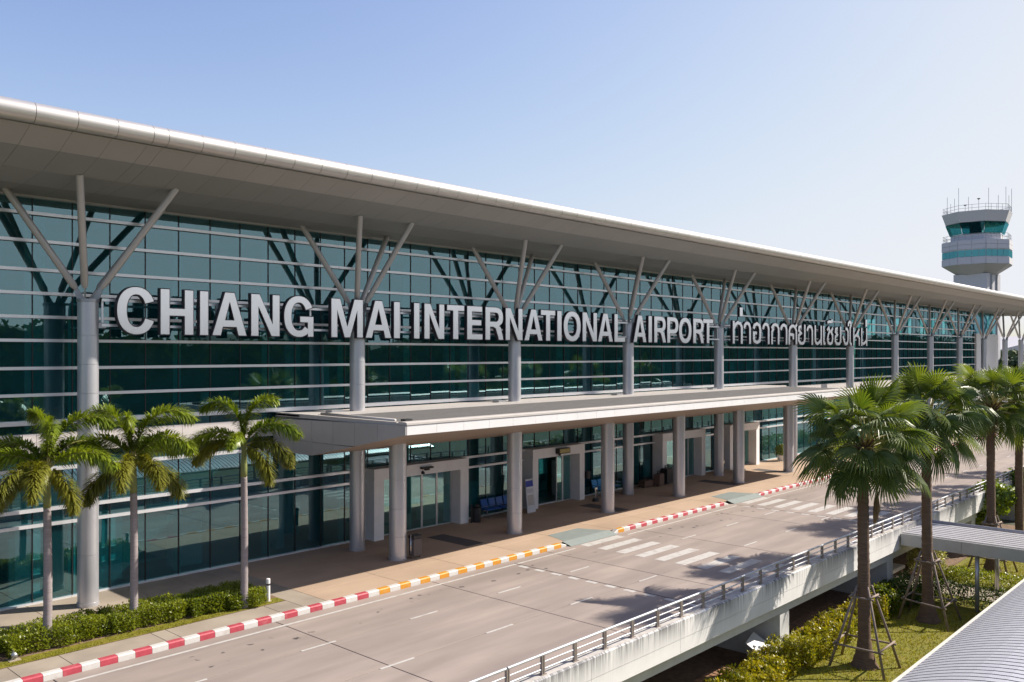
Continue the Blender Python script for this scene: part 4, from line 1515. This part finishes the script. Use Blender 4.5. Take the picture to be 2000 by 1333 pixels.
# ------------------------------------------------------------------ fan palms
def fan_mesh(name, e0, e1, LP, LB, seed, m, droop=.55, half=118):
    r = random.Random(seed)
    pts = []
    p = Vector((0, 0, 0))
    ns = 7
    for i in range(ns+1):
        s = i/ns
        pts.append(p.copy())
        e = R_(e0+(e1-e0)*s)
        p = p+Vector((math.cos(e), 0, math.sin(e)))*(LP/ns)
    st = MB().tube(pts, [.030-.016*i/ns for i in range(ns+1)], 5, False)
    h = pts[-1]
    e = R_(e1-6)
    f = Vector((math.cos(e), 0, math.sin(e)))
    sd = Vector((0, 1, 0))
    nn = f.cross(sd)*-1
    if nn.z < 0:
        nn = -nn
    lf = MB()
    NSEG = 32
    tw = r.uniform(-.3, .3)
    for k in range(NSEG):
        th = R_(-half+2*half*(k+.5)/NSEG)
        dth = R_(2*half/NSEG)*.5
        L = LB*(1-.30*(abs(th)/R_(half))**1.6)*r.uniform(.92, 1.05)
        rs = [.06, .42, .68, 1.0]
        wid = [.06, .42, .45, 0]
        hang = r.uniform(.8, 1.25)
        rows_ = []
        for rr, ww in zip(rs, wid):
            dirv = f*math.cos(th)+sd*math.sin(th)
            c = h+dirv*(rr*L)
            c += nn*(-.16*LB*rr*abs(math.sin(th))+.10*LB*math.sin(rr*2.2))
            d = .8*droop*hang*L*max(0, rr-.42)**1.5
            c.z -= d
            if rr > .9:
                c -= dirv*(d*.28)
            hw = ww*L*math.tan(dth)*.93
            pd = (-f*math.sin(th)+sd*math.cos(th))
            rows_.append((c-pd*hw-nn*.02*(ww > .1), c+nn*.012, c+pd*hw-nn*.02*(ww > .1)))
        b = len(lf.v)
        for row in rows_[:-1]:
            lf.v += [tuple(q) for q in row]
        lf.v.append(tuple(rows_[-1][1]))
        for i in range(len(rows_)-2):
            o = b+3*i
            lf.f += [(o, o+1, o+4, o+3), (o+1, o+2, o+5, o+4)]
        o = b+3*(len(rows_)-2)
        lf.f += [(o, o+1, o+3), (o+1, o+2, o+3)]
    me = bpy.data.meshes.new(name)
    nv = len(lf.v)
    me.from_pydata(lf.v+st.v, [], lf.f+[tuple(nv+i for i in q) for q in st.f])
    me.materials.append(m)
    me.materials.append(M['petiole'])
    me.polygons.foreach_set('material_index', [0]*len(lf.f)+[1]*len(st.f))
    me.update()
    return me
FAN = []
for i, (e0, e1, lp, lb, m, dr) in enumerate([(84, 76, 1.35, 1.2, 'fanyoung', .3), (72, 55, 1.5, 1.25, 'fanyoung', .5), (58, 28, 1.5, 1.25, 'fan', .75), (42, 4, 1.45, 1.25, 'fan', .85), (22, -18, 1.35, 1.25, 'fan', .85), (2, -38, 1.25, 1.2, 'fan', .8), (-18, -62, 1.15, 1.15, 'fan', .6)]):
    FAN.append([fan_mesh('fan_leaf', e0, e1, lp, lb, 100+i*3+q, M[m], dr) for q in range(2)])
DEADM = fan_mesh('fan_leaf', -50, -88, 1.0, 1.0, 300, M['dead'], .1, 42)
def fan_palm(x, y, zc, sc, label, seed, nleaf=40, dead=False):
    r = random.Random(seed)
    t = thing('fan_palm', label, 'palm tree', (x, y, LZ), 0, 'fan palms on the lawn')
    hc = zc-LZ
    pts, rad = [], []
    ns = 60
    for i in range(ns+1):
        s = i/ns
        z = -.1+(hc-.1)*s
        rr = .215-.045*s+.24*max(0, 1-z/1.1)**2*(z < 1.1)
        pts.append((.05*math.sin(2.6*s+seed), .04*math.sin(2*s), z))
        rad.append(rr*(1+.035*((i % 2)*2-1))*r.uniform(.985, 1.015))
    MB().tube(pts, rad, 18).build('trunk', M['fantrunk'], t, smooth=True)
    bo = MB()
    for i in range(60):
        a = i*2.399
        zz = hc-1.05+1.0*i/60
        rr = .19
        o = Vector((rr*math.cos(a), rr*math.sin(a), zz))
        d = Vector((math.cos(a), math.sin(a), r.uniform(.5, 1.3))).normalized()
        bo.tube([o-d*.06, o+d*r.uniform(.16, .34)], [.045, .018], 5)
    bo.build('leaf_bases', M['boots'], t)
    for i in range(nleaf):
        s = i/(nleaf-1)
        cl = min(6, int(s**.85*7))
        a = i*2.39996+seed
        o = obj('fan_leaf', FAN[cl][i % 2], t, (.10*math.cos(a), .10*math.sin(a), hc-.10-.42*s))
        o.rotation_euler = (r.gauss(0, .38), r.gauss(0, .16), a+r.gauss(0, .2))
        k = sc*r.uniform(.70, 1.03)
        o.scale = (k, k, k)
    if dead:
        o = obj('dead_leaf', DEADM, t, (.1, -.1, hc-.45))
        o['label'] = 'dry brown hanging leaf'
        o.rotation_euler = (0, 0, AZR+R_(-4))
        o.scale = (.8, .8, 1.35)
    return t
fan_palm(29.6, 11.15, 5.1, 1.04, 'nearest fan palm, in front of the crossing, with a dry brown hanging leaf', 1, 54, True)
fan_palm(36.36, 11.2, 5.5, 1.04, 'second fan palm, trunk crossing the walkway roof end', 2, 52)
fan_palm(46.5, 11.4, 5.6, 1.05, 'third fan palm, rising behind the walkway roof beside the lamp post', 3, 48)
fan_palm(52.4, 11.5, 5.7, 1.05, 'fourth fan palm, cut by the right edge of the photo', 4, 44)
fan_palm(60.5, 11.5, 5.8, 1.05, 'fifth fan palm, far behind the fourth and mostly hidden', 5, 34)
fan_palm(69.5, 11.5, 5.8, 1.05, 'sixth and farthest fan palm beside the viaduct', 6, 32)
SUPG = 'pole frames propping the fan palms'
def supports(x, y, bases, label):
    t = thing('palm_support', label, 'tree stake', (x, y, LZ), 0, SUPG)
    tops = [((bx-x)*.16, (by-y)*.16) for bx, by in bases]
    P4 = []
    for (bx, by), (tx, ty) in zip(bases, tops):
        a = Vector((bx-x, by-y, -.05))
        nrm = Vector((bx-x, by-y, 0)).normalized()*.24
        b = Vector((nrm.x, nrm.y, 2.75))
        P4.append((a, b))
        MB().tube([a, b], [.05, .038], 8).build('pole', M['pole'], t, smooth=True)
    for zl in (.82, 2.40):
        k = (zl+.05)/2.8
        q = [a.lerp(b, k) for a, b in P4]
        for i, j in ((0, 1), (1, 3), (3, 2), (2, 0)):
            d = (q[j]-q[i]).normalized()*.14
            nn = d.cross(Vector((0, 0, 1))).normalized()*.05
            if nn.dot(q[i]+q[j]) < 0:
                nn = -nn
            up = Vector((0, 0, .03 if (i, j) in ((0, 1), (3, 2)) else -.03))
            MB().tube([q[i]-d+nn+up, q[j]+d+nn+up], .035, 8).build('crossbar', M['pole'], t, smooth=True)
supports(29.6, 11.15, [(28.74, 12.02), (30.17, 12.16), (28.76, 10.18), (30.3, 10.2)], 'wooden pole frame propping the nearest fan palm')
supports(36.36, 11.2, [(35.95, 12.2), (37.27, 12.22), (35.43, 10.17), (37.34, 10.24)], 'wooden pole frame propping the second fan palm')
supports(46.5, 11.4, [(45.6, 12.3), (47.4, 12.3), (45.6, 10.5), (47.4, 10.5)], 'wooden pole frame propping the third fan palm beyond the walkway')

# ------------------------------------------------------------------ control tower
TD = 150.0
TA = (1908-1000)/1692.3
tp = FW*TD+RT*(TD*TA)
TW = thing('control_tower', 'grey octagonal airport control tower with sloping glazed cab', 'tower', (tp.x, tp.y, -.6))
tv = -Vector((tp.x, tp.y, 0)).normalized()
tr_ = Vector((-tv.y, tv.x, 0))
def ring(R, z, a0=14):
    R *= .955
    return [tuple((tv*math.cos(R_(a0+45*k))+tr_*math.sin(R_(a0+45*k)))*R+Vector((0, 0, z))) for k in range(8)]
def prism8(name, m, R0, z0, R1, z1, cap=True, a0=14, inset=0):
    mb = MB()
    mb.v = ring(R0, z0, a0)+ring(R1, z1, a0)
    for k in range(8):
        j = (k+1) % 8
        mb.f.append((k, j, 8+j, 8+k))
    if cap:
        mb.f += [tuple(range(7, -1, -1)), tuple(range(8, 16))]
    return mb.build(name, m, TW)
def panels8(name, m, R0, z0, R1, z1, nper, gap=.05, a0=14, proud=.0):
    """separate flat panels round the octagon"""
    r0, r1 = ring(R0, z0, a0), ring(R1, z1, a0)
    for k in range(8):
        j = (k+1) % 8
        A, B_, C_, D_ = Vector(r0[k]), Vector(r0[j]), Vector(r1[j]), Vector(r1[k])
        mid = (A+B_)/2
        if mid.dot(tv) < -1.5:
            continue
        for i in range(nper):
            p = [A.lerp(B_, i/nper), A.lerp(B_, (i+1)/nper), D_.lerp(C_, (i+1)/nper), D_.lerp(C_, i/nper)]
            cc = sum(p, Vector())/4
            p = [q+(cc-q).normalized()*gap for q in p]
            nrm = (p[1]-p[0]).cross(p[3]-p[0]).normalized()*.08
            if nrm.dot(Vector((mid.x, mid.y, 0))) < 0:
                nrm = -nrm
            mb = MB()
            mb.v = [tuple(q) for q in p]+[tuple(q+nrm) for q in p]
            mb.f = [(4, 5, 6, 7), (3, 2, 1, 0), (0, 1, 5, 4), (1, 2, 6, 5), (2, 3, 7, 6), (3, 0, 4, 7)]
            mb.build(name, m, TW)
prism8('cone', M['tower'], 3.4, 22.1, 5.75, 23.55)
prism8('body', M['tower'], 5.75, 23.56, 5.75, 27.72)
panels8('wall_panel', M['tower'], 5.78, 23.62, 5.78, 24.72, 2, .03)
panels8('window_pane', M['tglass'], 5.72, 24.82, 5.72, 26.02, 4, .05)
panels8('wall_panel', M['tower'], 5.78, 26.12, 5.78, 26.9, 2, .03)
panels8('wall_panel', M['tower'], 5.78, 26.93, 5.78, 27.66, 2, .03)
prism8('cab_base', M['tower'], 4.35, 27.73, 4.35, 28.8)
prism8('cab_floor', M['indark'], 4.2, 28.81, 4.2, 28.9)
panels8('cab_window', M['tglass'], 4.42, 28.85, 5.18, 30.75, 2, .05)
prism8('cab_core', M['blk'], 1.2, 28.9, 1.2, 30.9)
prism8('cab_roof', M['tower'], 5.22, 30.8, 5.85, 32.6)
mb = MB()
e1_ = (tv*math.cos(R_(38))+tr_*math.sin(R_(38)))
e2_ = Vector((-e1_.y, e1_.x, 0))
for (sx, sy) in ((-1, -1), (1, -1), (1, 1), (-1, 1)):
    pass
# square shaft, one broad face towards the terminal
q = []
na = (tv*math.cos(R_(-22))+tr_*math.sin(R_(-22)))
nb_ = Vector((-na.y, na.x, 0))
HS = 2.75
sh = [na*HS+nb_*HS, na*HS-nb_*HS, -na*HS-nb_*HS, -na*HS+nb_*HS]
mb.v = [(p.x, p.y, -2.7) for p in sh]+[(p.x, p.y, 22.12) for p in sh]
mb.f = [(0, 4, 5, 1), (1, 5, 6, 2), (2, 6, 7, 3), (3, 7, 4, 0)]
mb.build('shaft', M['tower'], TW)
for s_ in (-.35, .45):
    st = MB()
    c = nb_*HS+na*(HS*s_) if nb_.dot(tr_) > 0 else -nb_*HS+na*(HS*s_)
    st.tube([(c.x*1.01, c.y*1.01, -2.6), (c.x*1.01, c.y*1.01, 22)], .22, 6)
    st.build('shaft_window_strip', M['thin'], TW)
for R, z0, nm in ((5.6, 32.6, 'roof_railing'), (5.6, 27.72, 'balcony_railing')):
    mb = MB()
    r0 = ring(R, 0)
    for k in range(8):
        A, B_ = Vector(r0[k]), Vector(r0[(k+1) % 8])
        for i in range(4):
            p = A.lerp(B_, i/4)
            mb.tube([p+Vector((0, 0, z0)), p+Vector((0, 0, z0+1.05))], .03, 4)
        for zz in (.5, 1.05):
            mb.tube([A+Vector((0, 0, z0+zz)), B_+Vector((0, 0, z0+zz))], .03, 4)
    mb.build(nm, M['thin'], TW)
for (fx_, h, fy) in ((-4.9, 3.2, 1), (-4.3, 1.9, 2), (-3.7, 3.0, 0), (-3.0, 4.6, 1.5), (-1.9, 1.2, 2.5), (-1.4, 3.4, -2), (.3, 2.2, 3), (1.9, 4.2, 2), (3.5, 3.2, -1), (4.7, 4.4, 0), (5.2, 3.0, -1), (5.6, 4.0, 0)):
    p = tr_*fx_*.93+tv*fy*.8
    MB().tube([(p.x, p.y, 32.6), (p.x, p.y, 32.6+h)], .032, 5).build('antenna', M['thin'], TW)
for fx_ in (-1.9, .3):
    p = tr_*fx_*.93+tv*2.6
    h = 1.4 if fx_ < 0 else 2.35
    MB().tube([(p.x, p.y, 32.6+h-.2), (p.x, p.y, 32.6+h)], [.1, .3], 8).build('lamp_head', M['blk'], TW)

# ------------------------------------------------------------------ far right background
def at(u, d):
    return FW*d+RT*(d*(u-1000)/1692.3)
p = at(2010, 175)
hb = thing('hangar', 'pale grey hangar far behind the last columns', 'building', (p.x, p.y, 0), TH)
MB().box(-12, 14, -10, 14, -2.6, 8.2).build('wall', M['shed'], hb)
mb = MB()
mb.prismx([(-10.6, 8.2), (2, 11.4), (14.6, 8.2)], -12.6, 14.6)
mb.build('roof', M['shedroof'], hb)
p = at(1925, 185)
hb = thing('terminal_annex', 'low white annex building beyond the terminal end', 'building', (p.x, p.y, 0), 0)
MB().box(-3, 9, -6, 8, -2.6, 7.2).build('wall', M['wpanel'], hb)
MB().box(-3.3, 9.3, -6.3, 8.3, 7.2, 7.6).build('roof', M['shedroof'], hb)

def tree(name, label, x, y, z0, h, rad, m, n, size, seed, group=None):
    r = random.Random(seed)
    t = thing(name, label, 'tree', (x, y, z0), 0, group)
    tk = MB()
    tk.tube([(0, 0, -.2), (.05, .02, h*.35), (.0, .1, h*.7)], [.05*h*.5, .035*h*.5, .012*h*.5], 8)
    for i in range(5):
        a = i*1.3+r.random()
        tk.tube([(0.03, 0, h*(.28+.06*i)), (rad*.6*math.cos(a), rad*.6*math.sin(a), h*(.55+.06*i))], [.02*h*.5, .006*h*.5], 5)
    tk.build('trunk', M['twig'], t, smooth=True)
    mb = MB()
    cl = []
    for i in range(16):
        a = r.uniform(0, 6.28)
        e = r.uniform(-.4, 1.2)
        q = rad*r.uniform(.35, .8)
        cl.append((Vector((q*math.cos(a)*math.cos(e), q*math.sin(a)*math.cos(e), h*.62+h*.3*math.sin(e))), rad*r.uniform(.3, .5)))
    for _ in range(n):
        c, cr = r.choice(cl)
        d = Vector((r.gauss(0, 1), r.gauss(0, 1), r.gauss(0, .8))).normalized()
        p_ = c+d*cr*r.uniform(.6, 1.05)
        a = Vector((r.gauss(0, 1), r.gauss(0, 1), r.gauss(0, .6))).normalized()
        b = a.cross(d+Vector((.01, .02, .03))).normalized()
        s = size*r.uniform(.6, 1.3)
        q = len(mb.v)
        mb.v += [tuple(p_-a*s*.5), tuple(p_+b*s*.3), tuple(p_+a*s*.5), tuple(p_-b*s*.3)]
        mb.f.append((q, q+1, q+2, q+3))
    mb.build('crown', m, t)
    return t
tree('broadleaf_tree', 'small bright green broadleaf tree beside the fourth fan palm', 52.5, 13.9-1.2, LZ, 3.5, 1.6, M['tree'], 3500, .26, 71)
tree('broadleaf_tree', 'bushy broadleaf tree farther along the viaduct, behind the lamp post', 58.5, 12.0, LZ, 3.6, 1.9, M['tree'], 3200, .28, 72)
for i, (u, d, h, rr) in enumerate(((1958, 150, 9.6, 4), (1972, 158, 10.0, 4.5), (1990, 150, 10.6, 5), (2012, 140, 10.8, 5))):
    p = at(u, d)
    tree('far_tree', ['dark tree beside the second last column, far away', 'dark tree in front of the pale hangar', 'dark tree between the two last columns', 'dark tree at the right edge, far away'][i], p.x, p.y, LZ, h, rr, M['fartree'], 2200, 1.0, 80+i, 'trees beyond the terminal end')
# wooded ridge across the road, seen in the glass
fb = MB()
r = random.Random(5)
for _ in range(26000):
    x = r.uniform(-60, 420)
    base = 10.2+.011*max(0, x)+.8*math.sin(x*.061)+.9*math.sin(x*.19+1)+.6*math.sin(x*.53)
    z = LZ+(base-LZ)*r.random()**.7
    y = -42+r.gauss(0, 2.5)-.02*x
    s = r.uniform(.25, .6)
    a = r.uniform(0, 6.28)
    e = Vector((math.cos(a), math.sin(a)*.5, r.gauss(0, .4)))*s
    f = Vector((-.3*math.sin(a), .4, 1)).normalized()*s*.7
    p = Vector((x, y, z))
    q = len(fb.v)
    fb.v += [tuple(p-e), tuple(p-f), tuple(p+e), tuple(p+f)]
    fb.f.append((q, q+1, q+2, q+3))
q = len(fb.v)
nx = 160
for i in range(nx+1):
    x = -60+480*i/nx
    base = 9.3+.011*max(0, x)+.8*math.sin(x*.061)+.9*math.sin(x*.19+1)+.5*math.sin(x*1.3)
    for (dy, z) in ((3, LZ-.2), (2, base*.6), (0, base), (-4, base-.6), (-6, LZ-.2)):
        fb.v.append((x, -43-.02*x+dy, z))
for i in range(nx):
    for j in range(4):
        a = q+i*5+j
        fb.f.append((a, a+5, a+6, a+1))
tag(fb.build('far_woods', M['fartree']), 'dark line of trees across the grounds, mirrored in the glass', 'woods', kind='stuff')
hl = MB()
nx = 120
for i in range(nx+1):
    x = -1500+6000*i/nx
    h = 60+38*math.sin(i*.31)+22*math.sin(i*.83+1)+9*math.sin(i*2.1)
    for (yy, k) in ((-2200, 0), (-2500, .75), (-2900, 1.0), (-3600, 0)):
        hl.v.append((x, yy, -5+h*k))
for i in range(nx):
    for j in range(3):
        a = i*4+j
        hl.f.append((a, a+4, a+5, a+1))
struct(hl.build('hills', M['hill'], smooth=True))

# ------------------------------------------------------------------ small things
t = thing('bollard_light', 'white bollard lamp with dark slot at the hedge end', 'bollard', (14.87, 24.25, .15))
MB().tube([(0, 0, 0), (0, 0, .50)], .065, 16).build('post', M['wpanel'], t, smooth=True, auto=True)
MB().tube([(0, 0, .50), (0, 0, .57)], .045, 14).build('lamp_slot', M['blk'], t)
MB().tube([(0, 0, .57), (0, 0, .71), (0, 0, .725)], [.067, .067, .05], 16).build('cap', M['wpanel'], t, smooth=True, auto=True)
MB().tube([(0, 0, -.01), (0, 0, .02)], .11, 16).build('base_plate', M['walk'], t)

t = thing('garden_spotlight', 'small ground spotlight in the hedge gap at far left', 'lamp', (7.6, 24.35, .16))
MB().tube([(0, 0, 0), (0, 0, .10)], .02, 8).build('stem', M['steel'], t)
MB().tube([(0, -.08, .12), (0, .12, .19)], [.075, .05], 12).build('lamp_head', M['steel'], t, smooth=True)
B('base_plate', M['walk'], t, -.14, .14, -.14, .14, -.01, .02)

t = thing('litter_bin', 'steel framed litter bin beside the nearest canopy column', 'bin', (21.85, 25.25, .15))
for sx in (-.22, .22):
    MB().tube([(sx, 0, 0), (sx, 0, .92)], .022, 8).build('leg', M['chrome'], t, smooth=True)
MB().bbox(-.19, .19, -.15, .15, .12, .76, b=.02).build('bin_body', M['darkslab'], t)
MB().bbox(-.21, .21, -.17, .17, .77, .90, b=.03).build('lid', M['blk'], t)

t = thing('black_bin', 'black waste bin beside the right jamb of the first entrance', 'bin', (28.45, 28.55, .15))
MB().tube([(0, 0, 0), (0, 0, .62), (0, 0, .66)], [.19, .22, .20], 18).build('bin_body', M['blk'], t, smooth=True, auto=True)
MB().tube([(0, 0, .66), (.03, 0, .78), (.0, .02, .84)], [.15, .12, .04], 10).build('rubbish_bag', M['blk'], t, smooth=True)
MB().box(-.36, -.30, -.03, .03, 0, .85).build('post', M['blk'], t)

def bench(x, y, n, m, label):
    t = thing('seat_bench', label, 'bench', (x, y, .15))
    w = .52
    MB().box(-n*w/2, n*w/2, .02, .10, .34, .39).build('beam', M['chrome'], t)
    for sx in (-1, 1):
        lg = MB()
        xx = sx*(n*w/2-.25)
        lg.box(xx-.03, xx+.03, .03, .09, .04, .34)
        lg.box(xx-.03, xx+.03, -.26, .28, 0, .05)
        lg.build('leg', M['chrome'], t)
    for i in range(n):
        cx = (i-(n-1)/2)*w
        MB().bbox(cx-.23, cx+.23, -.25, .20, .40, .45, b=.02).build('seat', m, t)
        bk = MB()
        bk.v = [(cx-.22, .19, .47), (cx+.22, .19, .47), (cx+.21, .30, .86), (cx-.21, .30, .86), (cx-.22, .24, .47), (cx+.22, .24, .47), (cx+.21, .34, .86), (cx-.21, .34, .86)]
        bk.f = [(0, 1, 2, 3), (7, 6, 5, 4), (0, 4, 5, 1), (1, 5, 6, 2), (2, 6, 7, 3), (3, 7, 4, 0)]
        bk.build('backrest', m, t)
    for i in range(n+1):
        cx = (i-n/2)*w
        MB().box(cx-.02, cx+.02, -.2, .2, .58, .61).build('armrest', M['chrome'], t)
    return t
bench(30.3, 28.85, 4, M['blue'], 'row of blue plastic seats beside the black bin')
bench(38.9, 28.8, 4, M['cyan'], 'row of light blue seats behind the third canopy column')

t = thing('banner_stand', 'white standee with blue heading left of the second entrance', 'banner', (32.0, 28.3, .15))
mb = MB()
mb.v = [(-.3, -.04, 0), (.3, -.04, 0), (.26, .16, 1.62), (-.26, .16, 1.62), (-.3, 0, 0), (.3, 0, 0), (.26, .19, 1.62), (-.26, .19, 1.62)]
mb.f = [(0, 1, 2, 3), (7, 6, 5, 4), (0, 4, 5, 1), (1, 5, 6, 2), (2, 6, 7, 3), (3, 7, 4, 0)]
mb.build('board', M['bannerw'], t)
mb = MB()
f_ = lambda z, x_: (x_, -.045+.2*z/1.62, z)
mb.poly([f_(1.25, -.27), f_(1.25, .27), f_(1.55, .26), f_(1.55, -.26)])
mb.build('heading', M['bannerb'], t)
for k, (za, zb) in enumerate(((.95, 1.15), (.35, .85))):
    mb = MB()
    mb.poly([f_(za, -.22), f_(za, .22), f_(zb, .22), f_(zb, -.22)])
    mb.build('printed_panel', M['shed'] if k == 0 else M['coping'], t)

t = thing('floor_stand', 'small dark stand with steel pole in front of the light blue seats', 'stand', (36.7, 27.9, .15))
MB().tube([(0, 0, 0), (0, 0, .16)], [.2, .16], 12).build('base', M['blk'], t, smooth=True, auto=True)
MB().tube([(0, 0, .16), (0, 0, .62)], .03, 8).build('pole', M['chrome'], t)
MB().box(-.1, .1, -.03, .03, .62, .72).build('plate', M['chrome'], t)

def suitcase(x, y, w, d, h, m, label, rz=0):
    t = thing('suitcase', label, 'suitcase', (x, y, .15), rz, 'luggage left by the third entrance')
    MB().bbox(-w/2, w/2, -d/2, d/2, .06, h, b=.04).build('case', m, t)
    MB().box(-w*.3, -w*.22, -.02, .02, h, h+.14).box(w*.22, w*.3, -.02, .02, h, h+.14).box(-w*.3, w*.3, -.02, .02, h+.14, h+.17).build('handle', M['blk'], t)
    for sx in (-1, 1):
        MB().tube([(sx*w*.35, -.03, .03), (sx*w*.35, .03, .03)], .035, 8).build('wheel', M['blk'], t)
suitcase(42.6, 28.7, .9, .45, .42, M['brown'], 'low brown bag at the left of the luggage pile')
suitcase(43.5, 28.4, .72, .4, .72, M['brown'], 'upright brown suitcase in the middle of the luggage pile', .2)
suitcase(44.5, 28.5, .75, .45, .95, M['blk'], 'tall black suitcase at the right of the luggage pile', .1)
def trolley(x, y, label):
    t = thing('luggage_trolley', label, 'trolley', (x, y, .15), .3, 'luggage trolleys')
    MB().box(-.5, .5, -.28, .28, .16, .20).build('deck', M['chrome'], t)
    fr = MB()
    for sy in (-.26, .26):
        fr.tube([(-.5, sy, .2), (-.62, sy, 1.0)], .02, 6)
    fr.tube([(-.62, -.26, 1.0), (-.62, .26, 1.0)], .025, 6)
    fr.build('handle_frame', M['blk'], t)
    for (sx, sy) in ((-.42, -.22), (-.42, .22), (.42, 0)):
        MB().tube([(sx, sy-.03, .08), (sx, sy+.03, .08)], .08, 10).build('wheel', M['blk'], t)
    MB().box(-.40, .1, -.2, .2, .62, .82).build('basket', M['chrome'], t)
trolley(51.0, 28.5, 'luggage trolley left of the fourth entrance')
trolley(51.9, 27.6, 'luggage trolley nearer the canopy columns at the fourth entrance')

t = thing('lamp_post', 'slim grey lamp post with small floodlight beside the third fan palm', 'lamp post', (48.6, 11.9, LZ))
MB().tube([(0, 0, 0), (0, 0, 7.4)], [.085, .06], 12).build('pole', M['silver'], t, smooth=True)
MB().box(-.30, -.05, -.04, .04, 5.0, 5.07).build('bracket', M['steel'], t)
MB().bbox(-.42, -.22, -.1, .1, 5.0, 5.22, b=.03).build('floodlight', M['steel'], t)
MB().box(-.05, .35, -.03, .03, 7.3, 7.36).build('arm', M['steel'], t)
MB().bbox(.3, .75, -.1, .1, 7.28, 7.4, b=.02).build('lamp_head', M['wpanel'], t)

# under the viaduct
t = thing('wooden_boards', 'old brown slatted boards lying under the viaduct edge', 'boards', (33.6, 14.35, LZ))
for i in range(12):
    B('board', M['wood'], t, -2.3, 2.3, -.62+i*.105, -.62+i*.105+.085, .02, .06+.012*(i % 3))
t = thing('white_board', 'white panel leaning under the viaduct beside the square pier', 'board', (27.2, 13.6, LZ))
mb = MB()
mb.v = [(-.5, -.55, .35), (.55, -.35, .45), (.35, .55, 1.0), (-.6, .35, .9)]
mb.v += [(a, b, c-.03) for a, b, c in mb.v]
mb.f = [(0, 1, 2, 3), (7, 6, 5, 4), (0, 4, 5, 1), (1, 5, 6, 2), (2, 6, 7, 3), (3, 7, 4, 0)]
mb.build('panel', M['white'], t)
MB().box(-.45, -.35, .1, .2, 0, .8).box(.3, .4, -.2, -.1, 0, .55).build('prop', M['steel'], t)
t = thing('brick_kerb', 'rusty brick edging under the viaduct near the bottom edge', 'brick edging', (24.4, 14.2, LZ))
for i in range(14):
    B('brick', M['rubble'], t, -1.6+i*.23, -1.6+i*.23+.2, -.3+.02*rnd.random(), .25+.02*rnd.random(), 0, .16+.05*rnd.random(), b=.015)
t = thing('stone_bench', 'pale reddish stone bench under the viaduct behind the second palm frame', 'bench', (42.0, 14.6, LZ))
MB().bbox(-1.1, 1.1, -.3, .3, .35, .5, b=.03).build('seat', M['coping'], t)
for sx in (-.8, .8):
    MB().box(sx-.12, sx+.12, -.25, .25, 0, .35).build('leg', M['rubble'], t)
